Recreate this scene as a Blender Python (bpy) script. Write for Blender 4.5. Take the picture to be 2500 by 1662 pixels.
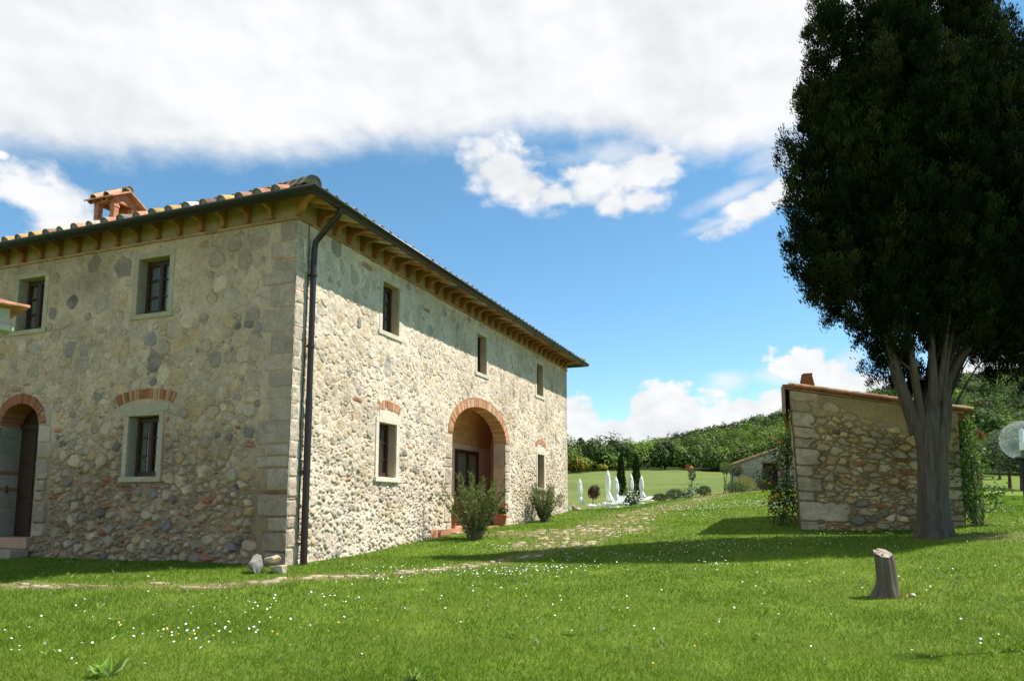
import bpy, bmesh, math, random
import numpy as np
from mathutils import Vector, Matrix

for _o in list(bpy.data.objects):
    bpy.data.objects.remove(_o)
SC = bpy.context.scene
COL = SC.collection
PI = math.pi
random.seed(7)

# ------------------------------------------------------------------ camera
cam_d = bpy.data.cameras.new("camera")
cam = bpy.data.objects.new("camera", cam_d)
COL.objects.link(cam)
cam.location = (0, 0, 1.6)
cam.rotation_euler = (math.radians(90 + 7.2), 0, 0)
cam_d.lens = 26.09
cam_d.sensor_width = 36.0
cam_d.sensor_fit = 'HORIZONTAL'
cam_d.shift_y = 0.0699
cam_d.clip_start = 0.1
cam_d.clip_end = 4000
SC.camera = cam

# ------------------------------------------------------------------ light
SUN_EL, SUN_AZ = math.radians(57), math.radians(80)      # azimuth from +Y towards +X
EXPO = 0.84
SC.view_settings.view_transform = 'Standard'
SC.view_settings.look = 'None'
SC.view_settings.exposure = EXPO
SC.view_settings.gamma = 1.0
SC.view_settings.use_curve_mapping = False
sun_d = bpy.data.lights.new("sun", 'SUN')
sun = bpy.data.objects.new("sun", sun_d)
COL.objects.link(sun)
sun_d.energy = 5.0
sun_d.angle = math.radians(0.5)
sun_d.color = (1.0, 0.955, 0.88)
sdir = Vector((math.sin(SUN_AZ) * math.cos(SUN_EL), math.cos(SUN_AZ) * math.cos(SUN_EL), math.sin(SUN_EL)))
sun.rotation_euler = sdir.to_track_quat('Z', 'Y').to_euler()
sun.location = (30, 10, 40)

# ------------------------------------------------------------------ sky
class NT:
    """small helper for building node trees"""
    def __init__(self, tree):
        self.t = tree
    def n(self, typ, **kw):
        nd = self.t.nodes.new(typ)
        for k, v in kw.items():
            setattr(nd, k, v)
        return nd
    def l(self, a, b):
        self.t.links.new(a, b)
    def m(self, op, a, b=None, c=None, clamp=False):
        nd = self.n('ShaderNodeMath', operation=op, use_clamp=clamp)
        for i, v in enumerate((a, b, c)):
            if v is None:
                continue
            if isinstance(v, (int, float)):
                nd.inputs[i].default_value = v
            else:
                self.l(v, nd.inputs[i])
        return nd.outputs[0]
    def ss(self, v, a, b, lo=0.0, hi=1.0, kind='SMOOTHSTEP'):
        nd = self.n('ShaderNodeMapRange', interpolation_type=kind)
        self.l(v, nd.inputs['Value'])
        nd.inputs['From Min'].default_value = a
        nd.inputs['From Max'].default_value = b
        nd.inputs['To Min'].default_value = lo
        nd.inputs['To Max'].default_value = hi
        return nd.outputs['Result']
    def noise(self, vec, scale, detail=4, rough=.55, dist=0.0):
        nd = self.n('ShaderNodeTexNoise')
        if vec is not None:
            self.l(vec, nd.inputs['Vector'])
        nd.inputs['Scale'].default_value = scale
        nd.inputs['Detail'].default_value = detail
        nd.inputs['Roughness'].default_value = rough
        nd.inputs['Distortion'].default_value = dist
        return nd.outputs[0]
    def mix(self, f, a, b, kind='MIX'):
        nd = self.n('ShaderNodeMix', data_type='RGBA', blend_type=kind)
        for i, v in ((0, f), (6, a), (7, b)):
            if isinstance(v, (int, float)):
                nd.inputs[i].default_value = v
            elif isinstance(v, tuple):
                nd.inputs[i].default_value = tuple(v) + (1,) * (4 - len(v))
            else:
                self.l(v, nd.inputs[i])
        return nd.outputs[2]

world = bpy.data.worlds.new("World")
SC.world = world
world.use_nodes = True
W = NT(world.node_tree)
world.node_tree.nodes.clear()
w_out = W.n('ShaderNodeOutputWorld')
w_bg = W.n('ShaderNodeBackground')
W.l(w_bg.outputs[0], w_out.inputs[0])
sky = W.n('ShaderNodeTexSky', sky_type='NISHITA')
sky.sun_disc = False
sky.sun_elevation = SUN_EL
sky.sun_rotation = SUN_AZ
sky.air_density = 1.0
sky.dust_density = 0.0
sky.ozone_density = 1.2
sky.altitude = 1800
SKY_S = 0.110
w_bg.inputs[1].default_value = SKY_S
tc = W.n('ShaderNodeTexCoord')
sx = W.n('ShaderNodeSeparateXYZ')
W.l(tc.outputs['Generated'], sx.inputs[0])
az = W.m('ARCTAN2', sx.outputs[0], sx.outputs[1])
el = W.m('ARCSINE', sx.outputs[2])
cv = W.n('ShaderNodeCombineXYZ')
W.l(az, cv.inputs[0]); W.l(el, cv.inputs[1])
P0 = cv.outputs[0]
# noises in (azimuth, elevation)
mp = W.n('ShaderNodeMapping'); W.l(P0, mp.inputs[0]); mp.inputs['Scale'].default_value = (1.0, 1.5, 1.0)
n_det = W.noise(mp.outputs[0], 17, 7, .56, .15)
n_mid = W.noise(mp.outputs[0], 9, 4, .5, .2)
n_big = W.noise(mp.outputs[0], 3.3, 3, .5)
mp2 = W.n('ShaderNodeMapping'); W.l(P0, mp2.inputs[0]); mp2.inputs['Scale'].default_value = (1.0, 1.5, 1.0)
mp2.inputs['Location'].default_value = (0.012, 0.022, 0)
n_puf = W.noise(mp.outputs[0], 34, 8, .6, .2)
n_off = W.noise(mp2.outputs[0], 9, 4, .5, .2)
# the big bank overhead: its lower edge follows a curve of azimuth
edge_pts = [(-1.2, .30), (-0.732, 0.345), (-0.628, 0.385), (-0.505, 0.405), (-0.362, 0.425), (-0.278, 0.445), (-0.201, 0.462), (-0.116, 0.466),
            (-0.029, 0.482), (0.058, 0.486), (0.145, 0.470), (0.229, 0.447), (0.31, 0.443), (0.388, 0.45), (0.50, 0.48), (0.60, .60), (.75, .78), (1.2, .95)]
fc = W.n('ShaderNodeFloatCurve')
W.l(W.ss(az, -1.2, 1.2, 0, 1, 'LINEAR'), fc.inputs['Value'])
crv = fc.mapping.curves[0]
while len(crv.points) > 2:
    crv.points.remove(crv.points[1])
crv.points[0].location = ((edge_pts[0][0] + 1.2) / 2.4, edge_pts[0][1])
crv.points[1].location = (1.0, edge_pts[-1][1])
for a_, e_ in edge_pts[1:-1]:
    crv.points.new((a_ + 1.2) / 2.4, e_)
fc.mapping.update()
nz = W.m('ADD', W.m('MULTIPLY', W.m('SUBTRACT', n_puf, .5), .026), W.m('MULTIPLY', W.m('SUBTRACT', n_mid, .5), .05))
d_bank = W.m('ADD', W.m('SUBTRACT', el, fc.outputs[0]), nz)
bank = W.m('MULTIPLY', W.ss(d_bank, -0.02, 0.030), W.ss(n_big, .1, .3, .9, 1.0))
back = W.ss(sx.outputs[1], -.1, .25, .5, 1.0)  # thinner bank added behind the camera to whiten the ambient light
bank = W.m('MULTIPLY', bank, back)
# separate puffs: (azimuth, elevation, half width, half height, tilt)
BL = [(-0.041, 0.462, 0.0291, 0.0172, 0), (-0.015, 0.443, 0.0406, 0.0373, 0), (0.02, 0.418, 0.0433, 0.0227, 20), (0.058, 0.41, 0.0317, 0.0127, 0),
      (0.115, 0.421, 0.04, 0.0251, 0), (0.161, 0.428, 0.0452, 0.0208, -25), (0.206, 0.438, 0.0389, 0.0196, -30), (0.138, 0.394, 0.0226, 0.0142, 0),
      (0.183, 0.397, 0.0307, 0.0151, 0), (-0.603, 0.351, 0.05, 0.0215, 20), (-0.569, 0.336, 0.042, 0.0287, 35),
      (-0.547, 0.322, 0.0208, 0.0166, 0), (-0.627, 0.38, 0.0071, 0.0052, 0), (0.333, 0.378, 0.066, 0.0160, -22),
      (0.214, 0.121, 0.0604, 0.0333, 0), (0.192, 0.132, 0.0342, 0.0264, 0), (0.276, 0.108, 0.0482, 0.0243, 0), (0.239, 0.098, 0.0668, 0.0234, 0),
      (0.148, 0.09, 0.0379, 0.0218, 0), (0.116, 0.087, 0.0328, 0.0174, 0), (0.089, 0.106, 0.0268, 0.035, 0), (0.083, 0.079, 0.0379, 0.0215, 0),
      (0.312, 0.123, 0.0272, 0.0168, 0), (0.347, 0.126, 0.0315, 0.0244, 0), (0.376, 0.176, 0.0363, 0.0195, 0), (0.406, 0.149, 0.036, 0.0213, 0),
      (0.443, 0.144, 0.0293, 0.016, 0), (0.605, 0.17, 0.0258, 0.0337, 0), (0.633, 0.194, 0.0313, 0.0242, 0), (0.565, 0.156, 0.02, 0.014, 0)]
WISP = [(0.156, 0.455, 0.09, 0.022, 0), (0.308, 0.396, 0.075, 0.0128, -15), (0.285, 0.363, 0.0529, 0.008, -15), (0.349, 0.163, 0.0396, 0.0169, 0),
        (0.288, 0.161, 0.0353, 0.0182, 0), (0.269, 0.143, 0.0255, 0.0183, 0), (0.436, 0.177, 0.0208, 0.02, 0), (0.38, 0.43, 0.07, .03, 0)]
def blobs(lst):
    acc = None
    for a_, e_, ra, re, rot in lst:
        nd = W.n('ShaderNodeMapping', vector_type='TEXTURE')
        W.l(P0, nd.inputs[0])
        nd.inputs['Location'].default_value = (a_, e_, 0)
        nd.inputs['Rotation'].default_value = (0, 0, math.radians(-rot))
        nd.inputs['Scale'].default_value = (ra * 1.08, re * 1.08, 1)
        ln = W.n('ShaderNodeVectorMath', operation='LENGTH')
        W.l(nd.outputs[0], ln.inputs[0])
        v = W.m('SUBTRACT', 1.0, ln.outputs['Value'])
        acc = v if acc is None else W.m('SMOOTH_MAX', acc, v, .12)
    return acc
bf = blobs(BL)
bf = W.m('ADD', bf, W.m('ADD', W.m('MULTIPLY', W.m('SUBTRACT', n_det, .5), 1.5), W.m('MULTIPLY', W.m('SUBTRACT', n_puf, .5), 1.25)))
low = W.ss(el, .20, .30)
puff = W.mix(low, W.ss(bf, -.14, .22), W.ss(bf, -.42, .50))
wf = blobs(WISP)
wf = W.m('ADD', wf, W.m('MULTIPLY', W.m('SUBTRACT', n_det, .5), 1.8))
wisp = W.ss(wf, -.1, .9, 0, .62)
cloud = W.m('MAXIMUM', bank, W.m('MAXIMUM', puff, wisp))
# cloud tone: relief of the noise plus broad grey fields
rel = W.m('MULTIPLY', W.m('SUBTRACT', n_mid, n_off), 1.5)
tone = W.m('ADD', W.m('ADD', .81, rel), W.m('MULTIPLY', W.m('SUBTRACT', n_big, .5), 1.6), clamp=True)
tone = W.m('ADD', tone, W.m('ADD', W.m('MULTIPLY', W.m('SUBTRACT', n_det, .5), .34), W.m('MULTIPLY', W.m('SUBTRACT', n_puf, .5), W.m('MULTIPLY', puff, .8))), clamp=True)
K = 0.56 / SKY_S
c_col = W.mix(tone, (0.66 * K, 0.71 * K, 0.76 * K), (0.98 * K, 0.985 * K, 1.0 * K))
hsv = W.n('ShaderNodeHueSaturation')
W.l(sky.outputs[0], hsv.inputs['Color'])
hsv.inputs['Saturation'].default_value = 1.14
hsv.inputs['Hue'].default_value = 0.484
W.l(W.mix(cloud, hsv.outputs[0], c_col), w_bg.inputs[0])

# ------------------------------------------------------------------ terrain height
GP = """-4.27 6.43 .13;0 6.43 .13;4.3 6.43 .13;9 6.43 .13;-9 6.43 .2;0 4.5 .02;5 4.5 .02;-5 4.5 .02;5.13 10.4 .36;-7.9 11.5 .36;-11.06 16.3 .53;-7.5 14.9 .53;-4.08 13.6 .52;
-2.97 16.44 .62;-1.6 19.9 .87;.09 24.3 1.02;.88 26.3 1.09;2.2 29.76 1.38;.44 16 .60;2.76 20 .88;9.47 16.8 .92;7.41 19.32 1.0;11 17.9 1.15;11 12 .62;
8.2 33 1.58;11.7 42 2.2;3.5 42 1.24;4.95 54 1.25;6.2 48 1.45;11.1 64 1.84;11.9 60 2.0;15.1 56 2.4;17.3 57 2.65;9.7 27 1.52;18.6 28 1.6;42 62 2.85;55 85 4.6;
7.7 100 4.0;13 170 9.0;25 180 10.2;35 180 10;51 180 9.8;79 120 7;-60 100 4;-100 180 8;20 262 11.5;36 300 14;86 380 29;169 450 51;225 480 65;290 500 78;359 520 89;
-150 300 12;20 900 20;300 900 60;700 900 80;-400 900 20;500 520 95;100 85 5.5;160 180 15"""
GP = np.array([[float(w) for w in r.split()] for r in GP.replace("\n", "").split(";")])
def _gc(x, y):
    yy = np.clip(y, 4.0, 1000.)
    a = np.clip(x / yy, -1.3, 1.3)
    return np.stack([a * 2.2, np.log(yy)], -1)
def _gk(d2):
    return .5 * d2 * np.log(d2 + 1e-9)
_P = _gc(GP[:, 0], GP[:, 1]); _n = len(GP)
_A = np.zeros((_n + 3, _n + 3))
_A[:_n, :_n] = _gk(((_P[:, None] - _P[None]) ** 2).sum(-1)) + np.eye(_n) * .003
_A[:_n, _n] = 1; _A[:_n, _n + 1:] = _P; _A[_n, :_n] = 1; _A[_n + 1:, :_n] = _P.T
_w = np.linalg.solve(_A, np.concatenate([(GP[:, 2] - 1.6) / GP[:, 1], [0, 0, 0]]))
def terrain(x, y):
    Q = _gc(x, y); out = np.zeros(len(x))
    for i in range(0, len(x), 20000):
        q = Q[i:i + 20000]
        out[i:i + 20000] = _gk(((q[:, None] - _P[None]) ** 2).sum(-1)) @ _w[:_n] + _w[_n] + q @ _w[_n + 1:]
    return out * np.clip(y, 4., 1000.) + 1.6

def vnoise(x, y, seed=0, octaves=4, rough=.5):
    """fractal value noise, about 0..1"""
    x = np.asarray(x, float); y = np.asarray(y, float)
    tot = np.zeros(x.shape); amp = 1.0; norm = 0.0
    tab = np.random.RandomState(seed).rand(256, 256)
    for o in range(octaves):
        f = 2.0 ** o
        xx = x * f + 17.3 * o; yy = y * f + 9.1 * o
        xi = np.floor(xx).astype(int); yi = np.floor(yy).astype(int)
        fx = xx - xi; fy = yy - yi
        fx = fx * fx * (3 - 2 * fx); fy = fy * fy * (3 - 2 * fy)
        a = tab[xi & 255, yi & 255]; b = tab[(xi + 1) & 255, yi & 255]
        c = tab[xi & 255, (yi + 1) & 255]; d = tab[(xi + 1) & 255, (yi + 1) & 255]
        tot += amp * ((a * (1 - fx) + b * fx) * (1 - fy) + (c * (1 - fx) + d * fx) * fy)
        norm += amp; amp *= rough
    return tot / norm

# the ground grid: fine near the house, coarse far away
def axis_lines(lo, hi, c, fine, flen, growth):
    r = [c]; s = fine
    while r[-1] < hi:
        if r[-1] - c > flen: s *= growth
        r.append(r[-1] + s)
    l = [c]; s = fine
    while l[-1] > lo:
        if c - l[-1] > flen: s *= growth
        l.append(l[-1] - s)
    return np.array(l[:0:-1] + r)
GX = axis_lines(-900, 1200, 1.0, .25, 14, 1.045)
GY = axis_lines(-60, 1400, 18.0, .25, 16, 1.04)
_gx, _gy = np.meshgrid(GX, GY, indexing='ij')
GZ = terrain(_gx.ravel(), _gy.ravel()).reshape(_gx.shape)
_near = np.clip((70 - _gy) / 40, 0, 1)
GZ += (vnoise(_gx * .9, _gy * .9, 3, 3) - .5) * .05 * _near + (vnoise(_gx * .12, _gy * .12, 5, 3) - .5) * .8 * np.clip((_gy - 70) / 80, 0, 1)
def gz(x, y):
    x = np.asarray(x, float); y = np.asarray(y, float)
    i = np.clip(np.searchsorted(GX, x) - 1, 0, len(GX) - 2); j = np.clip(np.searchsorted(GY, y) - 1, 0, len(GY) - 2)
    fx = (x - GX[i]) / (GX[i + 1] - GX[i]); fy = (y - GY[j]) / (GY[j + 1] - GY[j])
    return (GZ[i, j] * (1 - fx) + GZ[i + 1, j] * fx) * (1 - fy) + (GZ[i, j + 1] * (1 - fx) + GZ[i + 1, j + 1] * fx) * fy
def g1(x, y):
    return float(gz(np.array([x]), np.array([y]))[0])

# ------------------------------------------------------------------ helpers
def link(o, parent=None):
    COL.objects.link(o)
    if parent is not None:
        o.parent = parent
    return o
def tag(o, label=None, cat=None, group=None, kind=None):
    if label: o['label'] = label
    if cat: o['category'] = cat
    if group: o['group'] = group
    if kind: o['kind'] = kind
    return o
def empty(name, loc, rz=0.0, label=None, cat=None, group=None):
    o = bpy.data.objects.new(name, None)
    o.empty_display_size = .3
    link(o)
    o.location = loc
    o.rotation_euler = (0, 0, rz)
    return tag(o, label, cat, group)
def copy_tree(o, parent=None):
    c = o.copy()
    COL.objects.link(c)
    c.parent = parent
    for ch in [x for x in bpy.data.objects if x.parent == o]:
        copy_tree(ch, c)
    return c

def set_col(me, arr, domain='POINT', name='Col'):
    arr = np.asarray(arr, np.float32)
    if arr.shape[1] == 3:
        arr = np.concatenate([arr, np.ones((len(arr), 1), np.float32)], 1)
    at = me.attributes.new(name, 'FLOAT_COLOR', domain)
    at.data.foreach_set('color', arr.ravel())

def np_mesh(name, V, F, mat, parent=None, col=None, dom='POINT', smooth=False):
    """V (n,3), F (m,k) constant corner count"""
    V = np.asarray(V, np.float32); F = np.asarray(F, np.int32)
    me = bpy.data.meshes.new(name)
    me.vertices.add(len(V)); me.vertices.foreach_set('co', V.ravel())
    k = F.shape[1]
    me.loops.add(F.size); me.loops.foreach_set('vertex_index', F.ravel())
    me.polygons.add(len(F)); me.polygons.foreach_set('loop_start', np.arange(0, F.size, k, dtype=np.int32))
    me.update(calc_edges=True)
    me.polygons.foreach_set('use_smooth', np.full(len(F), smooth))
    if col is not None:
        set_col(me, col, dom)
    me.materials.append(mat)
    o = bpy.data.objects.new(name, me)
    return link(o, parent)

class MB:
    """collects boxes, prisms, tubes and lathes into ONE mesh"""
    def __init__(self, f=None):
        self.v = []; self.f = []; self.c = []; self.s = []
        self.map = f or (lambda a, b, c: (a, b, c))
        self.col = (.5, .5, .5)
    def add(self, verts, faces, col=None, smooth=False, raw=False):
        b = len(self.v)
        self.v += [tuple(p) if raw else self.map(*p) for p in verts]
        self.f += [[i + b for i in fc] for fc in faces]
        self.c += [tuple(col or self.col)] * len(faces)
        self.s += [smooth] * len(faces)
    def box(self, a0, a1, b0, b1, c0, c1, col=None, jit=0.0):
        p = [(a, b, c) for a in (a0, a1) for b in (b0, b1) for c in (c0, c1)]
        if jit:
            p = [tuple(q + random.uniform(-jit, jit) for q in t) for t in p]
        self.add(p, [(0, 1, 3, 2), (4, 6, 7, 5), (0, 4, 5, 1), (2, 3, 7, 6), (0, 2, 6, 4), (1, 5, 7, 3)], col)
    def hexa(self, p, col=None):
        """8 free corners in the order of box()"""
        self.add(p, [(0, 1, 3, 2), (4, 6, 7, 5), (0, 4, 5, 1), (2, 3, 7, 6), (0, 2, 6, 4), (1, 5, 7, 3)], col)
    def prism(self, prof, fn, a0, a1, col=None):
        """profile of 2-D points extruded from a0 to a1; fn(a, p, q) -> point"""
        n = len(prof)
        v = [fn(a0, *p) for p in prof] + [fn(a1, *p) for p in prof]
        f = [tuple(range(n)), tuple(range(2 * n - 1, n - 1, -1))] + [(i, (i + 1) % n, n + (i + 1) % n, n + i) for i in range(n)]
        self.add(v, f, col)
    def tube(self, pts, rad, seg=8, col=None, cap=True, flute=None, smooth=True):
        pts = [Vector(p) for p in pts]
        n = len(pts)
        rad = rad if isinstance(rad, (list, tuple)) else [rad] * n
        ref = Vector((.13, .97, .2)); v = []
        for i, p in enumerate(pts):
            t = (pts[min(i + 1, n - 1)] - pts[max(i - 1, 0)]).normalized()
            a = ref - t * ref.dot(t)
            if a.length < .05: a = Vector((1, 0, 0)) - t * t.x
            a.normalize(); ref = a; b = t.cross(a)
            for k in range(seg):
                an = 2 * PI * k / seg
                r = rad[i] * (flute(an, i / max(1, n - 1)) if flute else 1)
                v.append(p + (a * math.cos(an) + b * math.sin(an)) * r)
        f = [(i * seg + k, i * seg + (k + 1) % seg, (i + 1) * seg + (k + 1) % seg, (i + 1) * seg + k) for i in range(n - 1) for k in range(seg)]
        self.add(v, f, col, smooth)
        if cap:
            self.add(v[:seg], [tuple(range(seg - 1, -1, -1))], col)
            self.add(v[-seg:], [tuple(range(seg))], col)
    def lathe(self, prof, c=(0, 0, 0), seg=16, col=None, flute=None, smooth=True, cap=True):
        v = []
        for r, z in prof:
            for k in range(seg):
                an = 2 * PI * k / seg
                q = r * (flute(an, z) if flute else 1)
                v.append((c[0] + q * math.cos(an), c[1] + q * math.sin(an), c[2] + z))
        f = [(i * seg + k, i * seg + (k + 1) % seg, (i + 1) * seg + (k + 1) % seg, (i + 1) * seg + k) for i in range(len(prof) - 1) for k in range(seg)]
        self.add(v, f, col, smooth)
        if cap:
            self.add(v[:seg], [tuple(range(seg - 1, -1, -1))], col)
            self.add(v[-seg:], [tuple(range(seg))], col)
    def build(self, name, mat, parent=None, bevel=0.0, loc=None):
        me = bpy.data.meshes.new(name)
        me.from_pydata([tuple(map(float, p)) for p in self.v], [], self.f)
        bm = bmesh.new(); bm.from_mesh(me)
        bmesh.ops.recalc_face_normals(bm, faces=bm.faces[:])
        bm.to_mesh(me); bm.free()
        me.polygons.foreach_set('use_smooth', self.s)
        set_col(me, np.array(self.c), 'FACE')
        me.materials.append(mat)
        o = link(bpy.data.objects.new(name, me), parent)
        if loc is not None: o.location = loc
        if bevel:
            md = o.modifiers.new('bevel', 'BEVEL'); md.width = bevel; md.segments = 2; md.limit_method = 'ANGLE'
        return o

def jit(c, a=.12):
    k = 1 + random.uniform(-a, a)
    return tuple(max(0.0, x * k * (1 + random.uniform(-a, a) * .35)) for x in c)

# ------------------------------------------------------------------ materials
MATS = {}
def mat(name, base=None, rough=.85, var=.25, vscale=6.0, bump=0.0, bscale=30.0, transl=0.0, spec=.3, attr=False, metal=0.0, det=5, var2=.0, v2scale=.8, stretch=None):
    """procedural surface: base colour or the 'Col' attribute, broken up by noise"""
    if name in MATS: return MATS[name]
    m = bpy.data.materials.new(name); m.use_nodes = True
    N = NT(m.node_tree); m.node_tree.nodes.clear()
    out = N.n('ShaderNodeOutputMaterial'); bs = N.n('ShaderNodeBsdfPrincipled')
    tcd = N.n('ShaderNodeTexCoord'); ob = tcd.outputs['Object']
    if stretch:
        ms = N.n('ShaderNodeMapping'); N.l(ob, ms.inputs[0]); ms.inputs['Scale'].default_value = (1, 1, stretch); ob = ms.outputs[0]
    if attr:
        at = N.n('ShaderNodeAttribute', attribute_name='Col'); c = at.outputs['Color']
    else:
        rgb = N.n('ShaderNodeRGB'); rgb.outputs[0].default_value = tuple(base) + (1,); c = rgb.outputs[0]
    if var:
        f = N.noise(ob, vscale, det, .6)
        k = N.ss(f, .25, .75, 1 - var, 1 + var, 'LINEAR')
        if var2:
            k = N.m('MULTIPLY', k, N.ss(N.noise(ob, v2scale, 3, .5), .3, .7, 1 - var2, 1 + var2, 'LINEAR'))
        c = N.mix(1.0, c, k, 'MULTIPLY')
    N.l(c, bs.inputs['Base Color'])
    bs.inputs['Roughness'].default_value = rough
    bs.inputs['Metallic'].default_value = metal
    bs.inputs['Specular IOR Level'].default_value = spec
    if bump:
        bp = N.n('ShaderNodeBump'); bp.inputs['Strength'].default_value = bump; bp.inputs['Distance'].default_value = .02
        N.l(N.noise(ob, bscale, 6, .62), bp.inputs['Height']); N.l(bp.outputs[0], bs.inputs['Normal'])
    sh = bs.outputs[0]
    if transl:
        tr = N.n('ShaderNodeBsdfTranslucent')
        N.l(N.mix(1.0, c, (1.15, 1.25, .7), 'MULTIPLY'), tr.inputs[0])
        mx = N.n('ShaderNodeMixShader'); mx.inputs[0].default_value = transl
        N.l(sh, mx.inputs[1]); N.l(tr.outputs[0], mx.inputs[2]); sh = mx.outputs[0]
    N.l(sh, out.inputs[0])
    MATS[name] = m
    return m

M_MASON = mat('masonry', attr=True, rough=.95, var=.20, vscale=14, bump=.9, bscale=55, spec=.12, det=7, var2=.10, v2scale=1.3)
M_STONE = mat('dressed_stone', attr=True, rough=.9, var=.18, vscale=16, bump=.45, bscale=60, spec=.15, var2=.12, v2scale=2.5)
M_BRICK = mat('brick', attr=True, rough=.92, var=.22, vscale=22, bump=.5, bscale=70, spec=.12)
M_TILE = mat('clay_tile', attr=True, rough=.9, var=.34, vscale=9, bump=.4, bscale=45, spec=.12, var2=.2, v2scale=2.2)
M_WOOD = mat('window_wood', (.055, .026, .016), rough=.55, var=.35, vscale=18, bump=.2, bscale=60)
M_DOOR = mat('door_wood', (.045, .020, .013), rough=.6, var=.35, vscale=14, bump=.25, bscale=50)
M_RAFT = mat('rafter_wood', attr=True, rough=.75, var=.28, vscale=9, bump=.25, bscale=40, spec=.2)
M_PLAST = mat('plaster', attr=True, rough=.95, var=.13, vscale=5, bump=.35, bscale=45, spec=.1, var2=.12, v2scale=1.2)
M_GUT = mat('dark_metal', (.020, .021, .022), rough=.42, var=.2, vscale=10, bump=.05, metal=.3, spec=.5)
M_PIPE = mat('brown_metal', (.030, .020, .018), rough=.4, var=.2, vscale=8, metal=.3, spec=.5)
M_CLOTH = mat('curtain_cloth', (.62, .58, .50), rough=.9, var=.1, transl=.3)
M_LEAF = mat('leaf', attr=True, rough=.55, var=.22, vscale=3, transl=.30, spec=.35)
M_CYP = mat('cypress_foliage', attr=True, rough=.85, var=.35, vscale=2.2, transl=.06, spec=.05)
M_BARK = mat('bark', attr=True, rough=.95, var=.40, vscale=20, bump=1.0, bscale=34, spec=.08, var2=.2, v2scale=4, stretch=.13)
M_GRASS = mat('grass_blade', attr=True, rough=.8, var=.0, transl=.38, spec=.06)
M_FLOWER = mat('petal', attr=True, rough=.7, var=.1, vscale=20, transl=.2)
M_WHITE = mat('white_plastic', (.78, .78, .76), rough=.45, var=.06, vscale=6)
M_CANVAS = mat('white_canvas', (.92, .885, .86), rough=.9, var=.05, vscale=7, bump=.2, bscale=25, transl=.10)
M_CLAY = mat('terracotta', (.40, .14, .065), rough=.85, var=.2, vscale=9, bump=.2)
M_BLACK = mat('black_metal', (.012, .012, .013), rough=.5, var=.15, metal=.2)
M_WOODS = mat('woodland_foliage', attr=True, rough=.75, var=.25, vscale=.25, transl=.25, spec=.15)

def glass(name, tint, refl=1.6, base_refl=.06, milk=0.0):
    m = bpy.data.materials.new(name); m.use_nodes = True
    N = NT(m.node_tree); m.node_tree.nodes.clear()
    out = N.n('ShaderNodeOutputMaterial')
    tr = N.n('ShaderNodeBsdfTransparent'); tr.inputs[0].default_value = tuple(tint) + (1,)
    gl = N.n('ShaderNodeBsdfGlossy'); gl.inputs['Roughness'].default_value = .015
    fr = N.n('ShaderNodeLayerWeight'); fr.inputs[0].default_value = .5
    f = N.m('ADD', N.m('MULTIPLY', N.m('POWER', fr.outputs['Facing'], 3.0), refl), base_refl, clamp=True)
    mx = N.n('ShaderNodeMixShader'); N.l(f, mx.inputs[0]); N.l(tr.outputs[0], mx.inputs[1]); N.l(gl.outputs[0], mx.inputs[2])
    if milk:
        df = N.n('ShaderNodeBsdfDiffuse'); df.inputs[0].default_value = (.75, .78, .8, 1); m2 = N.n('ShaderNodeMixShader'); m2.inputs[0].default_value = milk
        N.l(mx.outputs[0], m2.inputs[1]); N.l(df.outputs[0], m2.inputs[2]); mx = m2
    N.l(mx.outputs[0], out.inputs[0])
    return m
M_GLASS = glass('window_glass', (.80, .82, .81), .7, .07)
M_GLOBE = glass('globe_glass', (.95, .97, .97), .45, .08, .12)

def ground_mat():
    m = bpy.data.materials.new('lawn_soil'); m.use_nodes = True
    N = NT(m.node_tree); bs = m.node_tree.nodes['Principled BSDF']
    g = N.n('ShaderNodeNewGeometry'); pos = g.outputs['Position']
    at = N.n('ShaderNodeAttribute', attribute_name='Col')      # r = dry track, g = meadow, b = wood floor
    sp = N.n('ShaderNodeSeparateColor'); N.l(at.outputs['Color'], sp.inputs[0])
    n1 = N.noise(pos, 1.1, 6, .6); n2 = N.noise(pos, 9, 6, .7); n3 = N.noise(pos, .09, 4, .55)
    lawn = N.mix(N.ss(n1, .35, .68), (.075, .135, .012), (.125, .190, .020))
    lawn = N.mix(N.ss(n2, .3, .75), lawn, N.mix(.5, lawn, (.16, .20, .045)))
    st = N.n('ShaderNodeMapping'); N.l(pos, st.inputs[0]); st.inputs['Scale'].default_value = (.05, .16, .05); st.inputs['Rotation'].default_value = (0, 0, .5)
    n4 = N.noise(st.outputs[0], 1.6, 6, .66, .6)
    n5 = N.noise(pos, .8, 8, .72)
    mead = N.mix(N.ss(n4, .36, .66), (.092, .128, .030), (.135, .165, .046))
    mead = N.mix(N.ss(n5, .42, .66), mead, N.mix(.60, mead, (.055, .100, .022)))
    mead = N.mix(N.ss(n3, .42, .60), mead, N.mix(.45, mead, (.15, .165, .052)))
    c = N.mix(sp.outputs[1], lawn, mead)
    dry = N.mix(N.ss(n2, .35, .65), (.15, .145, .050), (.24, .205, .095))
    c = N.mix(N.m('MULTIPLY', sp.outputs[0], N.ss(n2, .2, .55)), c, dry)
    c = N.mix(sp.outputs[2], c, (.024, .042, .012))
    N.l(c, bs.inputs['Base Color'])
    bs.inputs['Roughness'].default_value = .95
    bs.inputs['Specular IOR Level'].default_value = .08
    bp = N.n('ShaderNodeBump'); bp.inputs['Strength'].default_value = .8; bp.inputs['Distance'].default_value = .06
    N.l(N.m('ADD', n2, N.m('MULTIPLY', n5, 3.0)), bp.inputs['Height']); N.l(bp.outputs[0], bs.inputs['Normal'])
    return m

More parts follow.
